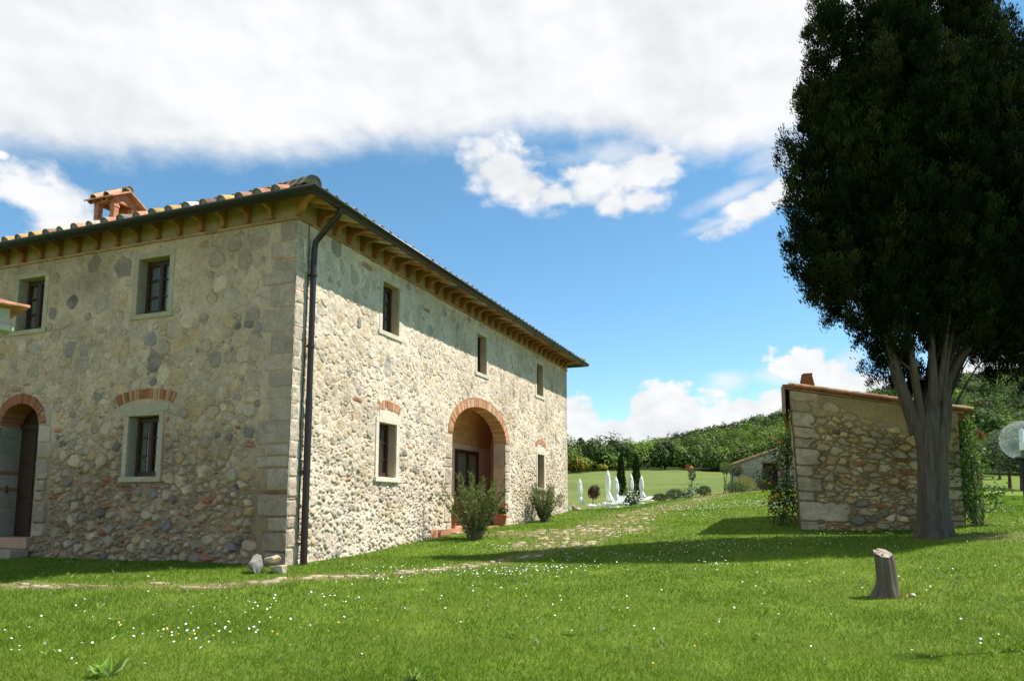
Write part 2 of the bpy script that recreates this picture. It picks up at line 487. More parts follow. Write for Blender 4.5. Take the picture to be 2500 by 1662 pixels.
# ------------------------------------------------------------------ the ground itself
TRACK_A = [(-13, 12.6), (-7.98, 11.81), (-5.91, 11.51), (-4.66, 11.51), (-3.98, 11.69), (-3.15, 12.38), (-1.76, 13.01), (-1.1, 13.56), (-0.16, 14.66), (0.71, 16.26), (1.97, 18.08)]
TRACK_B = [(0.6, 16.9), (1.58, 19.35), (2.69, 21.46), (3.21, 23.54), (4.6, 27.14), (7.37, 34.52), (9.41, 38.18), (11.65, 42.47), (15, 50)]
TRACK_C = [(-.2, 19.9), (.67, 20.62), (2.2, 20.9), (3.57, 21.13)]
def seg_dist(x, y, poly):
    d = np.full(np.shape(x), 1e9)
    for (ax, ay), (bx, by) in zip(poly[:-1], poly[1:]):
        t = np.clip(((x - ax) * (bx - ax) + (y - ay) * (by - ay)) / ((bx - ax) ** 2 + (by - ay) ** 2), 0, 1)
        d = np.minimum(d, np.hypot(x - ax - t * (bx - ax), y - ay - t * (by - ay)))
    return d
def dry_mask(x, y):
    n = vnoise(x * 1.3, y * 1.3, 11, 3)
    a = np.clip(1.1 - seg_dist(x, y, TRACK_A) / .42, 0, 1)
    b = np.clip(1.2 - seg_dist(x, y, TRACK_B) / (.75 + .02 * y), 0, 1) * .62
    c = np.clip(1.2 - seg_dist(x, y, TRACK_C) / .8, 0, 1)
    m = np.maximum(np.maximum(a * .9, b), c)
    bare = np.clip(1.2 - np.hypot((x - 10.6) / 1.6, (y - 15.8) / .9), 0, 1) * .8
    return np.clip(np.maximum(m, bare) * (.35 + 1.3 * n), 0, 1)
_fx, _fy, _fz = _gx.ravel(), _gy.ravel(), GZ.ravel()
_ni, _nj = GX.size, GY.size
_id = np.arange(_ni * _nj).reshape(_ni, _nj)
_F = np.stack([_id[:-1, :-1], _id[1:, :-1], _id[1:, 1:], _id[:-1, 1:]], -1).reshape(-1, 4)
_mead = np.clip((_fy - 44 - _fx * .25) / 14, 0, 1) * np.clip((70 - _fx) / 30, 0, 1)
_az = _fx / np.maximum(_fy, 1)
def wood_edge(a):
    return np.interp(a, [-1, -.3, .05, .075, .14, .20, .28, .38, .5, .62, .75, 1.2], [150, 150, 160, 168, 180, 186, 184, 165, 135, 112, 95, 80])
_wood = np.clip((_fy - wood_edge(_az)) / 6, 0, 1)
ground = np_mesh('ground', np.stack([_fx, _fy, _fz], 1), _F, ground_mat(), None, np.stack([dry_mask(_fx, _fy), _mead, _wood], 1), smooth=True)
tag(ground, kind='structure')

# ------------------------------------------------------------------ rubble masonry
PAL_ST = np.array([[.46, .375, .24], [.38, .33, .24], [.54, .455, .315], [.45, .335, .18], [.33, .295, .23], [.50, .41, .265], [.42, .365, .265]])
PAL_DK = np.array([[.165, .16, .15], [.21, .205, .195], [.19, .175, .15]])
PAL_BR = np.array([[.36, .135, .06], [.30, .12, .06], [.42, .20, .10]])
def lines(lo, hi, step, stops=()):
    p = sorted(set([lo, hi] + [s for s in stops if lo < s < hi]))
    out = [lo]
    for a, b in zip(p[:-1], p[1:]):
        n = max(1, int(round((b - a) / step)))
        out += list(np.linspace(a, b, n + 1)[1:])
    return np.array(out)
def scatter_sites(w0, w1, z0, z1, zone, fixed, seed, avoid=None, tries=1.0):
    """zone(x,z)->(spacing factor, size factor, flatness, dark share, brick share)"""
    R = random.Random(seed)
    cap = 9000
    A = np.zeros((cap, 3)); n = 0
    S = []
    for s in fixed:
        S.append(s)
    area = (w1 - w0) * (z1 - z0)
    for size, per in ((.21, 5), (.165, 10), (.125, 18), (.09, 34), (.062, 60), (.042, 90)):
        for _ in range(int(area * per * tries)):
            x = R.uniform(w0, w1); z = R.uniform(z0, z1)
            k, sf, fl, dk, br = zone(x, z)
            if size < .05 and k > 1.0: continue
            r = size * sf * R.uniform(.85, 1.15)
            if avoid and avoid(x, z, r): continue
            if n:
                d = np.hypot(A[:n, 0] - x, (A[:n, 1] - z) * 1.25)
                if np.any(d < (A[:n, 2] + r) * k): continue
            if n >= cap: break
            A[n] = (x, z, r); n += 1
            asp = R.uniform(.8, 1.15) * fl
            u = R.random()
            if u < br:
                S.append((x, z, r * 1.3, max(.022, r * .36), R.uniform(-.12, .12), 6, 'b', R.random()))
            else:
                S.append((x, z, r * math.sqrt(asp), r / math.sqrt(asp), R.uniform(-.35, .35), R.choice((2.2, 2.6, 3.2, 4.5, 4.0)), 'd' if u < br + dk else 's', R.random()))
    return S
def stone_field(xs, zs, sites, seed, gap=.012, mortar=(.45, .39, .29), out=.022, tint=(1, 1, 1), groove=.02, recess=None, mixm=.25, warp=1.0, flat=None, low=None):
    X, Z = np.meshgrid(xs, zs, indexing='ij')
    wx = ((vnoise(X * 4.3, Z * 4.3, seed, 3) - .5) * .065 + (vnoise(X * 15, Z * 15, seed + 1, 2) - .5) * .034) * warp
    wz = ((vnoise(X * 4.3, Z * 4.3, seed + 2, 3) - .5) * .065 + (vnoise(X * 15, Z * 15, seed + 3, 2) - .5) * .034) * warp
    F1 = np.full(X.shape, 9.); F2 = np.full(X.shape, 9.); ID = np.full(X.shape, -1, int)
    for i, (cx, cz, ax, az_, an, pw, kd, rn) in enumerate(sites):
        big = 1.5 * max(ax, az_) + .08
        i0, i1 = np.searchsorted(xs, [cx - big, cx + big]); j0, j1 = np.searchsorted(zs, [cz - big, cz + big])
        if i1 <= i0 or j1 <= j0: continue
        sl = (slice(i0, i1), slice(j0, j1))
        q = .22 if pw >= 8 else 1.0
        dx = X[sl] + wx[sl] * q - cx; dz = Z[sl] + wz[sl] * q - cz
        c, s = math.cos(an), math.sin(an)
        m = min(ax, az_)
        if 2.4 < pw < 5:          # angular rubble: a few broken faces
            rr = random.Random(int(rn * 1e9)); nf = rr.randint(5, 7); o0 = rr.uniform(0, 6.28); d = None
            for q_ in range(nf):
                th = o0 + 2 * PI * (q_ + rr.uniform(-.22, .22)) / nf; ct, st = math.cos(th), math.sin(th)
                hh = math.hypot(ax * (ct * c + st * s), az_ * (-ct * s + st * c)) * rr.uniform(.80, 1.10)
                p_ = dx * ct + dz * st - hh; d = p_ if d is None else np.maximum(d, p_)
        else:
            a = np.abs(dx * c + dz * s) / ax; b = np.abs(-dx * s + dz * c) / az_
            d = ((a ** pw + b ** pw) ** (1 / pw) - 1) * m - (.05 if pw >= 8 else 0)
        f1 = F1[sl]; f2 = F2[sl]; idd = ID[sl]
        nw = d < f1
        F2[sl] = np.where(nw, f1, np.minimum(f2, d)); ID[sl] = np.where(nw, i, idd); F1[sl] = np.where(nw, d, f1)
    isq = np.array([s[5] >= 8 for s in sites] + [False])[ID]
    e = np.minimum(-F1 - np.where(isq, .05, 0), (F2 - F1) / 2 - gap / 2)
    n = len(sites)
    cols = np.zeros((n + 1, 3)); rel = np.zeros(n + 1); tx = np.zeros(n + 1); tz = np.zeros(n + 1); mm = np.zeros(n + 1); dp = np.ones(n + 1)
    R = np.random.RandomState(seed)
    for i, s in enumerate(sites):
        pal = PAL_DK if s[6] == 'd' else PAL_BR if s[6] == 'b' else PAL_ST
        c = pal[R.randint(len(pal))] * R.uniform(.80, 1.2)
        if s[6] == 'q': c = np.array([.385, .33, .255]) * R.uniform(.80, 1.15)
        if s[6] == 'l': c = np.array([.40, .28, .12]) * R.uniform(.9, 1.1)
        cols[i] = c; rel[i] = R.uniform(.2, 1.3) if s[5] < 8 else .55; tx[i], tz[i] = R.uniform(-.12, .12, 2) if s[5] < 8 else (0, 0)
        mm[i] = mixm * R.uniform(.3, 1.5) if s[6] == 's' else mixm * .35; dp[i] = R.uniform(.35, 1.3)
    cen = np.array([[s[0], s[1]] for s in sites] + [[0, 0]])
    k = np.clip(e / np.where(isq, .014, .026), 0, 1); k = k * k * (3 - 2 * k)
    ins = np.clip(e / .005 + .5, 0, 1)
    fine = vnoise(X * 10, Z * 10, seed + 5, 4) - .5
    rc = recess(X, Z) if recess else 0.0
    fl = flat(X, Z) if flat else 1.0
    H = fine * .014 - rc * (1 - ins) + ins * ((fl * out * rel[ID] + ((X - cen[ID, 0]) * tx[ID] + (Z - cen[ID, 1]) * tz[ID]) * fl) * k + fine * .020 - rc * (1 - k))
    brk = np.clip(vnoise(X * 3.5, Z * 3.5, seed + 7, 3) * 3.2 - .95, 0, 1)
    H -= groove * np.exp(-((e + .003) / .0085) ** 2) * dp[ID] * (.15 + .85 * brk)
    mcol = np.array(mortar)[None, None] * (.80 + .40 * vnoise(X * 2.2, Z * 2.2, seed + 8, 5))[..., None] * (.9 + .2 * vnoise(X * 14, Z * 14, seed + 9, 3))[..., None]
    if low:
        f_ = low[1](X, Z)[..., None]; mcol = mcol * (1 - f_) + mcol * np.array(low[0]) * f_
    stain = np.clip(vnoise(X * .55, Z * .9, seed + 14, 4) * 2.4 - 1.0, 0, 1)[..., None] * .30      # old damp stains
    scol = cols[ID] * (.74 + .52 * vnoise(X * 7, Z * 7, seed + 10, 4))[..., None]
    wash = np.clip(vnoise(X * 2.6, Z * 2.6, seed + 12, 4) * 1.7 - .62, 0, .75)[..., None] * .6     # lime washed over part of a stone
    wash = np.clip(wash + mm[ID][..., None], 0, .92)
    scol = scol * (1 - wash) + mcol * wash
    C = mcol * (1 - ins[..., None]) + scol * ins[..., None]
    C = C * (1 - stain * np.array([.75, .85, 1.0]))
    return X, Z, H, np.clip(C * np.array(tint), 0, 1)
def wall_mesh(name, xs, zs, field, fn, hole, mt, parent):
    X, Z, H, C = field
    ni, nj = len(xs), len(zs)
    Vt = np.stack(fn(X.ravel(), H.ravel(), Z.ravel()), 1)
    idx = np.arange(ni * nj).reshape(ni, nj)
    F = np.stack([idx[:-1, :-1], idx[1:, :-1], idx[1:, 1:], idx[:-1, 1:]], -1)
    xm = (xs[:-1] + xs[1:]) / 2; zm = (zs[:-1] + zs[1:]) / 2
    keep = ~hole(*np.meshgrid(xm, zm, indexing='ij'))
    return np_mesh(name, Vt, F[keep], mt, parent, C.reshape(-1, 3), smooth=True)

# ------------------------------------------------------------------ the farmhouse
YAW = math.radians(21.31)
HC = (-4.0766, 13.6, 0.0)
HR = PI / 2 - YAW
LU, LV = 17.34, 11.5
house = empty('farmhouse', HC, HR, 'long two storey rubble stone farmhouse with a tiled hip roof and a big brick arch', 'house')
def FU(t, d, z): return (t, -d, z)           # right (long) front:  t along, d outward
def FV(t, d, z): return (-d, t, z)           # left front
def hw(t, s, z):                             # house local -> world
    c, sn = math.cos(HR), math.sin(HR)
    return (HC[0] + c * t - sn * s, HC[1] + sn * t + c * s, z)
ZTOP = 7.62
WIN_U = [(3.10, 3.85, 5.56, 6.72, 'up'), (8.40, 9.10, 5.50, 6.66, 'up'), (13.66, 14.37, 5.56, 6.72, 'up'), (3.05, 3.82, 2.24, 3.46, 'low'), (13.69, 14.42, 2.25, 3.43, 'low')]
WIN_V = [(3.17, 4.02, 5.53, 6.72, 'up'), (6.81, 7.65, 5.50, 6.70, 'up'), (3.20, 4.02, 2.18, 3.41, 'low')]
ARCH = (6.80, 10.65, 3.57, .90)
DOORV = (6.65, 7.86, 3.37, .47)
def arch_in(x, z, A, base):
    a0, a1, sp, rise = A
    c, h = (a0 + a1) / 2, (a1 - a0) / 2
    u = np.clip(np.abs(x - c) / h, 0, 1)
    return (np.abs(x - c) < h) & (z > base) & (z < sp + rise * np.sqrt(1 - u * u))
def holes(WL, A, base):
    def f(x, z):
        m = arch_in(x, z, A, base)
        for t0, t1, z0, z1, _ in WL:
            m |= (x > t0) & (x < t1) & (z > z0) & (z < z1)
        return m
    return f
# sites for the left front: loose stones in lime above, tight rubble below
def zone_v(x, z):
    if z > 5.3: return (1.28, .95, 1.05, .03, .006)
    if z > 3.9: return (.98, .88, 1.1, .07, .025)
    if z > 2.3: return (.80, .70, 1.25, .05, .06)
    return (.66, .66, 1.25, .05, .10)
def zone_u(x, z):
    if z > 5.0: return (1.02, .80, .86, .05, .004)
    if z > 3.0: return (.92, .68, .95, .05, .010)
    if z > 2.0: return (.80, .57, 1.1, .05, .02)
    return (.72, .50, 1.2, .08, .022)
RQ = random.Random(3)
def quoins(t_edge, sgn, z0, z1, wlo, whi, out=None):
    s = []; z = z0; k = 0
    while z < z1:
        h = RQ.uniform(.20, .46); w = RQ.uniform(wlo, whi) * (1.0 if k % 2 else .72)
        s.append((t_edge + sgn * w / 2, z + h / 2, w / 2 - .006, h / 2 - .007, 0, 12, 'q', RQ.random()))
        if RQ.random() < .28:
            s.append((t_edge + sgn * w * .45, z + h + .022, w * .45, .017, 0, 12, 'b', RQ.random())); h += .045
        z += h + .004; k += 1
    return s
fixV = quoins(0, 1, .5, 7.0, .55, .85) + quoins(6.64, -1, .95, 3.36, .30, .55)
fixV += [(4.65, 3.02, .30, .028, .03, 6, 'b', .1), (4.55, 2.94, .26, .022, .03, 6, 'b', .1), (2.95, 2.9, .06, .03, 0, 6, 'b', .1), (3.0, 3.3, .05, .05, 0, 4, 'b', .1),
         (2.35, 3.42, .22, .18, .2, 2.6, 'l', .3), (4.3, 4.0, .2, .14, .1, 2.6, 's', .4), (4.05, 1.98, .35, .025, 0, 6, 'b', .2), (3.3, 1.96, .3, .022, 0, 6, 'b', .2)]
def avoid_rect(WL, quo, A):
    def f(x, z, r):
        for a, b, lo, hi in quo:
            if a - r * .6 < x < b + r * .6 and lo - r * .5 < z < hi + r * .5: return True
        for t0, t1, z0, z1, kd in WL:
            if t0 - .15 - r * .9 < x < t1 + .15 + r * .9 and z0 - .13 - r * .8 < z < z1 + .14 + r * .9: return True
        a0, a1, sp, rise = A
        if a0 < x < a1 and z < sp: return True
        c, h = (a0 + a1) / 2, (a1 - a0) / 2
        if z >= sp and ((x - c) / (h + .24 + r * .7)) ** 2 + ((z - sp) / (rise + .24 + r * .7)) ** 2 < 1: return True
        return z > 7.0 - r * .5
    return f
sv = scatter_sites(0, LV, .35, 7.0, zone_v, fixV, 21, avoid_rect(WIN_V, [(0, .74, .4, 7.0), (6.18, 6.64, .9, 3.36), (2.55, 4.4, 3.55, 3.92)], DOORV))
xs = np.concatenate([lines(0, 8.6, .0135, [a for w in WIN_V for a in w[:2]] + list(DOORV[:2])), lines(8.6, LV, .05)[1:]]); zs = lines(.3, ZTOP, .0135, [a for w in WIN_V for a in w[2:4]] + [.93, DOORV[2]])
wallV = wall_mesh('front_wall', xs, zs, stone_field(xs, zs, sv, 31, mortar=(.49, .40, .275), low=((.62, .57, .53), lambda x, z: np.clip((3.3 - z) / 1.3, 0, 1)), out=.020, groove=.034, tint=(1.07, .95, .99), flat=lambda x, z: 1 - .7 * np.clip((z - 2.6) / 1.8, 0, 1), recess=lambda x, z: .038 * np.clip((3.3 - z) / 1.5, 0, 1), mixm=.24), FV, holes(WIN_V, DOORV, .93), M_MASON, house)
wallV['label'] = 'shaded narrow front wall of rubble stones set in lime mortar'
fixU = quoins(0, 1, .5, 7.0, .26, .34) + quoins(LU, -1, 1.1, 7.0, .35, .6) + quoins(6.79, -1, .8, 3.55, .3, .62) + quoins(10.66, 1, .95, 3.5, .35, .62)
fixU += [(2.0, 3.45, .1, .1, .2, 2.5, 'b', .1), (1.5, 3.35, .14, .025, .1, 6, 'b', .1), (5.3, 4.35, .1, .13, 0, 2.3, 'l', .1), (5.2, 5.15, .13, .2, 0, 2.2, 'l', .1), (2.6, 1.42, .17, .025, 0, 6, 'b', .1), (1.1, .62, .16, .03, 0, 6, 'b', .1)]
su = scatter_sites(0, LU, .35, 7.0, zone_u, fixU, 22, avoid_rect(WIN_U, [(0, .30, .4, 7.0), (16.9, LU, 1.0, 7.0), (6.35, 6.8, .7, 3.6), (10.65, 11.15, .7, 3.6)], ARCH), tries=1.25)
xs = lines(0, LU, .0175, [a for w in WIN_U for a in w[:2]] + list(ARCH[:2])); zs = lines(.3, ZTOP, .0145, [a for w in WIN_U for a in w[2:4]] + [.98, ARCH[2]])
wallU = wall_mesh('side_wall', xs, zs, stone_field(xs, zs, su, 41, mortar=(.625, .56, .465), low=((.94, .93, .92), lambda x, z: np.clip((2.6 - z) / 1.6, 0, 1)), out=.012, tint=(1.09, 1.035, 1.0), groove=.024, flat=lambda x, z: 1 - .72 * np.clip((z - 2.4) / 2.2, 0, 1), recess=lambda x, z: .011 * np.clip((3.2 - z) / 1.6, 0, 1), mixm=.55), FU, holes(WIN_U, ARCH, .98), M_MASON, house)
wallU['label'] = 'sunlit long side wall of pale rubble stones'
# plain rear walls
b = MB(); b.col = (.42, .38, .29)
b.box(0, LU, LV - .4, LV, .2, ZTOP); b.box(LU - .4, LU, .002, LV - .401, .2, ZTOP)
b.build('rear_wall', M_PLAST, house)

def mb(fn):
    return MB(lambda a, bb, c: fn(a, bb, c))
def brick_ring(B, c, h, sp, rise, th, n, d0, d1, a_lo=0.0, a_hi=PI, gapk=.86, pal=((.45, .225, .125), (.42, .185, .095), (.49, .27, .16), (.54, .37, .24))):
    """voussoirs round an elliptic arch; B maps (t,d,z)"""
    for i in range(n):
        a0 = a_lo + (a_hi - a_lo) * (i + (1 - gapk) / 2) / n; a1 = a_lo + (a_hi - a_lo) * (i + 1 - (1 - gapk) / 2) / n
        tk = th * random.uniform(.93, 1.06); dd = d1 + random.uniform(-.006, .006)
        p = []
        for a in (a0, a1):
            ca, sa = math.cos(a), math.sin(a)
            nx, nz = ca / h, sa / max(rise, 1e-6); l = math.hypot(nx, nz); nx /= l; nz /= l
            pin = (c + h * ca, sp + rise * sa)
            for d in (d0, dd):
                p += [(pin[0], d, pin[1]), (pin[0] + nx * tk, d, pin[1] + nz * tk)]
        B.hexa([p[0], p[1], p[2], p[3], p[4], p[5], p[6], p[7]], jit(random.choice(pal), .14))
def ring_back(B, c, h, sp, rise, t0, t1, n, d0, d1, col):
    for i in range(n):
        p = []
        for a in (PI * i / n, PI * (i + 1) / n):
            ca, sa = math.cos(a), math.sin(a)
            nx, nz = ca / h, sa / rise; l = math.hypot(nx, nz); nx /= l; nz /= l
            for d in (d0, d1):
                p += [(c + h * ca + nx * t0, d, sp + rise * sa + nz * t0), (c + h * ca + nx * t1, d, sp + rise * sa + nz * t1)]
        B.hexa(p, col)

SHADE_BRICK = ((.36, .145, .075), (.31, .115, .06), (.40, .18, .10), (.42, .26, .15))  # darker copy of the brick, shade of the unlit front put into the colour
def window(fn, w, lit, brick=None):
    t0, t1, z0, z1, kd = w
    rev = .27
    # wooden frame with two casements
    B = mb(fn); f = .038; dz = (z1 - z0); c = (t0 + t1) / 2; a, bq = -rev, -rev + .07
    B.box(t0 + .03, t0 + .03 + f, a, bq, z0, z1); B.box(t1 - .03 - f, t1 - .03, a, bq, z0, z1)
    B.box(t0 + .03 + f, t1 - .03 - f, a, bq, z1 - f - .03, z1 - .03); B.box(t0 + .03 + f, t1 - .03 - f, a, bq + .01, z0, z0 + .075)
    B.box(c - .034, c + .034, a + .01, bq + .016, z0 + .075, z1 - f - .03)
    for l, r in ((t0 + .03 + f, c - .034), (c + .034, t1 - .03 - f)):
        B.box(l, l + .024, a + .01, bq + .006, z0 + .075, z1 - f - .03); B.box(r - .024, r, a + .01, bq + .006, z0 + .075, z1 - f - .03)
        for k in (1, 2):
            zz = z0 + .05 + (dz - .1) * k / 3
            B.box(l + .03, r - .03, a + .012, bq - .01, zz - .012, zz + .012)
        B.box(l + .03, r - .03, a + .011, bq + .004, z1 - f - .07, z1 - f - .03); B.box(l + .03, r - .03, a + .011, bq + .004, z0 + .075, z0 + .115)
    o = B.build('window', M_WOOD, house)
    for l, r in ((t0 + .07, c - .05), (c + .05, t1 - .07)):
        B = mb(fn); B.box(l, r, a + .022, a + .028, z0 + .1, z1 - .1); B.build('pane', M_GLASS, o)
    B = mb(fn)                                          # hanging cloth, gathered in folds
    for l, r in ((t0 + .25, c - .01), (c + .20, t1 - .02)):
        n = 14; v = []; fc = []
        for i in range(n + 1):
            x = l + (r - l) * i / n; dd = a - .012 + .014 * math.sin(i * 1.9)
            v += [(x, dd, z0 + .05), (x, dd, z1 - .03)]
            if i: fc.append((2 * i - 2, 2 * i, 2 * i + 1, 2 * i - 1))
        B.add(v, fc)
    B.build('curtain', M_CLOTH, o)
    # surround and reveal: unlit front gets darker copies, shade put into the colour
    B = mb(fn)
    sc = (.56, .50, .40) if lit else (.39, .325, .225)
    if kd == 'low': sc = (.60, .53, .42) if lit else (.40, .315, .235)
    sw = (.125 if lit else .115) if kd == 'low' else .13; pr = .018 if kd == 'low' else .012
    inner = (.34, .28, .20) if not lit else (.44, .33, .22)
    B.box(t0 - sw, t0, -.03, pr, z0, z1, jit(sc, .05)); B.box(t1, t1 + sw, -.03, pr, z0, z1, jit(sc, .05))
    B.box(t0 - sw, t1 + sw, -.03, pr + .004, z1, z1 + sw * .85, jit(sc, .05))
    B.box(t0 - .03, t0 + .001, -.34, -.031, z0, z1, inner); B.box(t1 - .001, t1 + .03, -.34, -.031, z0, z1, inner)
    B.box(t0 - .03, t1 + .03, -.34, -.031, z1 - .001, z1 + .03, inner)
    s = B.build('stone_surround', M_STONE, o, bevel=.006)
    B = mb(fn); B.box(t0 - sw - .03, t1 + sw + .03, -.34, .055 if kd == 'low' else .03, z0 - .105, z0, jit(sc, .04))
    B.build('sill', M_STONE, o, bevel=.008)
    if brick:
        c0, h, sp, rise, th, n = brick
        B = mb(fn); lo = math.acos(min(1, .93)); brick_ring(B, c0, h, sp, rise, th, n, -.05, .012, lo, PI - lo, .84, ((.45, .225, .125), (.42, .185, .095), (.49, .27, .16)) if lit else SHADE_BRICK)
        B.build('brick_lintel', M_BRICK, o)
        B = mb(fn); B.box(c0 - h * .78, c0 + h * .78, -.03, .008, z1 + sw * .85 + .004, sp + rise * .55, jit(sc, .1)); B.build('lintel_stone', M_STONE, o)
    return o
random.seed(11)
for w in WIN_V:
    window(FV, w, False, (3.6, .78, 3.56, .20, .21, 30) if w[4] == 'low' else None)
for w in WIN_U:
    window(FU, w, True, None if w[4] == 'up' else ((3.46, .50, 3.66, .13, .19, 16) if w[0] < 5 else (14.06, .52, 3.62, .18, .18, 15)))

# brick string course under the eaves and the plaster above it
B = MB(FV); B2 = MB(FU)
for bb, L in ((B, LV), (B2, LU)):
    t = -.045
    while t < L:
        w = random.uniform(.22, .34)
        bb.box(t, min(t + w - .008, L + .04), -.02, .045 + random.uniform(-.008, .006), 7.03 + random.uniform(-.006, .006), 7.075 + random.uniform(-.006, .006), jit((.40, .235, .13), .2)); t += w
cz = B.build('string_course', M_BRICK, house); B2.build('string_course', M_BRICK, house)
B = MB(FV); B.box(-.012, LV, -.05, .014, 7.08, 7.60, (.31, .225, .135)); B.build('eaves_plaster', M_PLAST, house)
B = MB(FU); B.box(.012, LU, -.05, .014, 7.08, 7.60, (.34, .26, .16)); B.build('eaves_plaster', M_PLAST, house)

# ---- roof: hip planes, overhangs eU / eV
EU, EV = .62, .42
SU_, SV_ = .30, .50
ZE = 7.37
def roof_z(x, y):
    zu = ZE + SU_ * (min(y, LV - y) + EU)
    zv = ZE + SV_ * (min(x, LU - x) + EV)
    return min(zu, zv)
RY = LV / 2; RZ = ZE + SU_ * (RY + EU); RX = (RZ - ZE) / SV_ - EV
A_ = [(-EV, -EU), (LU + EV, -EU), (LU + EV, LV + EU), (-EV, LV + EU)]
B = MB()
pts = [(x, y, ZE + .02) for x, y in A_] + [(RX, RY, RZ + .02), (LU - RX, RY, RZ + .02)]
low = [(x, y, z - .07) for x, y, z in pts]
B.add(pts + low, [(0, 1, 5, 4), (1, 2, 5), (2, 3, 4, 5), (3, 0, 4), (6, 10, 11, 7), (7, 11, 8), (8, 11, 10, 9), (9, 10, 6), (0, 6, 7, 1), (1, 7, 8, 2), (2, 8, 9, 3), (3, 9, 6, 0)], (.34, .19, .10))
roof = B.build('roof', M_TILE, house)
random.seed(5)
TV = []; TF = []; TC = []
def coppo(p0, p1, r0, r1, up, side, col, seg=7, end=None, th=.016):
    """one half-round cover tile from its low end p0 to its high end p1, with thickness"""
    b0 = len(TV); n = seg + 1
    for (p, r) in ((p0, r0), (p1, r1)):
        for rr in (r, r - th):
            for k in range(n):
                a = PI * k / seg
                TV.append(tuple(p + side * (math.cos(a) * rr) + up * (math.sin(a) * rr)))
    for k in range(seg):
        TF.append((b0 + k, b0 + k + 1, b0 + 2 * n + k + 1, b0 + 2 * n + k)); TC.append(col)
        TF.append((b0 + n + k, b0 + k, b0 + k + 1, b0 + n + k + 1)[::-1]); TC.append(end or col)
        TF.append((b0 + n + k, b0 + n + k + 1, b0 + 3 * n + k + 1, b0 + 3 * n + k)); TC.append(col)
    if end:      # mortar plug closing the low end
        q = len(TV); TV.extend(tuple(Vector(TV[b0 + n + k]) + (p1 - p0).normalized() * .02) for k in range(n))
        for k in range(1, seg, 2):
            TF.append((q, q + k, q + k + 1, q + min(k + 2, seg))); TC.append(end)
def tile_col():
    u = random.random()
    if u < .18: return jit((.38, .235, .09), .2)       # yellow lichen
    if u < .42: return jit((.40, .33, .27), .2)       # pale, weathered
    if u < .52: return jit((.16, .12, .10), .2)
    return jit((.35, .185, .11), .22)
def roof_side(dirx, o, L, slope, pitch, first, run, lift, rt):
    """dirx: along the eave; rows climb along 'run'"""
    up = Vector((0, 0, 1)); along = Vector(dirx); inn = Vector(run)
    sl = (inn + up * slope).normalized(); nr = (up - inn * slope).normalized()
    t = first
    while t < L:
        k = 0
        while k < 26:
            s0 = k * .37 - .06
            q = Vector(o) + along * t + inn * s0 * .94
            q1 = q + inn * .42
            if roof_z(q1.x, q1.y) < ZE + slope * (s0 * .94 + .42) - .02 or q1.x < -EV - .1: break
            z0 = ZE + slope * s0 * .94 + .02
            p0 = Vector((q.x, q.y, z0 + lift + random.uniform(0, .01))); p1 = p0 + sl * .46 - nr * .022
            coppo(p0, p1, rt + random.uniform(-.006, .006), rt * .82, nr, along, tile_col(), end=jit((.25, .245, .24), .1) if k == 0 else None)
            pz = p0 - nr * .055 + along * pitch / 2
            coppo(pz, pz + sl * .46 + nr * .004, .10, .12, -nr, along, tile_col())
            k += 1
        t += pitch * random.uniform(.97, 1.03)
roof_side((0, 1, 0), (-EV, 0, 0), LV + .5, SV_, .435, -.27, (1, 0, 0), .058, .114)
roof_side((1, 0, 0), (0, -EU, 0), LU + .4, SU_, .33, -.1, (0, 1, 0), .012, .098)
# hip and ridge caps
def cap_row(a, bb, r, n):
    a = Vector(a); bb = Vector(bb); d = (bb - a).normalized(); side = d.cross(Vector((0, 0, 1))).normalized(); up = side.cross(d)
    for i in range(n):
        p0 = a + (bb - a) * (i / n); p1 = a + (bb - a) * ((i + 1.18) / n) - up * .02
        coppo(p0 + up * .06, p1 + up * .05, r, r * .85, up, side, jit((.24, .20, .13), .25) if i < 2 else tile_col(), 9, jit((.2, .19, .15), .1) if i == 0 else None, .02)
cap_row((-EV + .02, -EU + .02, ZE + .03), (RX, RY, RZ + .02), .17, 19)
cap_row((LU + EV, -EU, ZE + .03), (LU - RX, RY, RZ + .02), .15, 19)
cap_row((RX, RY, RZ + .02), (LU - RX, RY, RZ + .02), .15, 24)
np_mesh('roof_tiles', TV, TF, M_TILE, roof, TC, 'FACE')

# soffit boards and rafter tails
B = MB()
B.add([(-EV + .02, -EU + .02, ZE - .055), (LU + EV - .02, -EU + .02, ZE - .055), (LU, 0, ZE + SU_ * EU - .055), (0, 0, ZE + SU_ * EU - .055)], [(0, 1, 2, 3)], (.27, .16, .085))
B.add([(-EV + .02, -EU + .02, ZE - .055), (0, 0, ZE + SV_ * EV - .055), (0, LV, ZE + SV_ * EV - .055), (-EV + .02, LV + EU, ZE - .055)], [(0, 1, 2, 3)], (.27, .16, .085))
B.build('soffit', M_RAFT, house)
def rafter(fn, t, e, sl, w=.085):
    zt = lambda d: ZE - .058 + sl * (e - d)
    top = [(d, zt(d)) for d in (0.0, e - .05)]
    # cyma profile of the tail
    bot = [(e - .05, zt(e - .05) - .045), (e - .12, zt(e - .12) - .05), (e * .70, zt(e * .7) - .075), (e * .55, zt(e * .55) - .115), (e * .42, zt(e * .42) - .165), (e * .30, zt(e * .3) - .20), (e * .24, 7.145), (.10, 7.095), (.0, 7.085)]
    B = MB(); tl = random.uniform(-.012, .012)
    B.prism(top + bot, lambda a, d, z: fn(a, d, z), t - w / 2 + tl, t + w / 2 + tl, jit((.27, .125, .050), .16))
    return B.build('rafter', M_RAFT, house)
for k in range(20): rafter(FV, .60 + .575 * k, EV, SV_)
for k in range(33): rafter(FU, .60 + .508 * k, EU, SU_)
B = MB(); s2 = 1 / math.sqrt(2)                      # the diagonal one under the hip
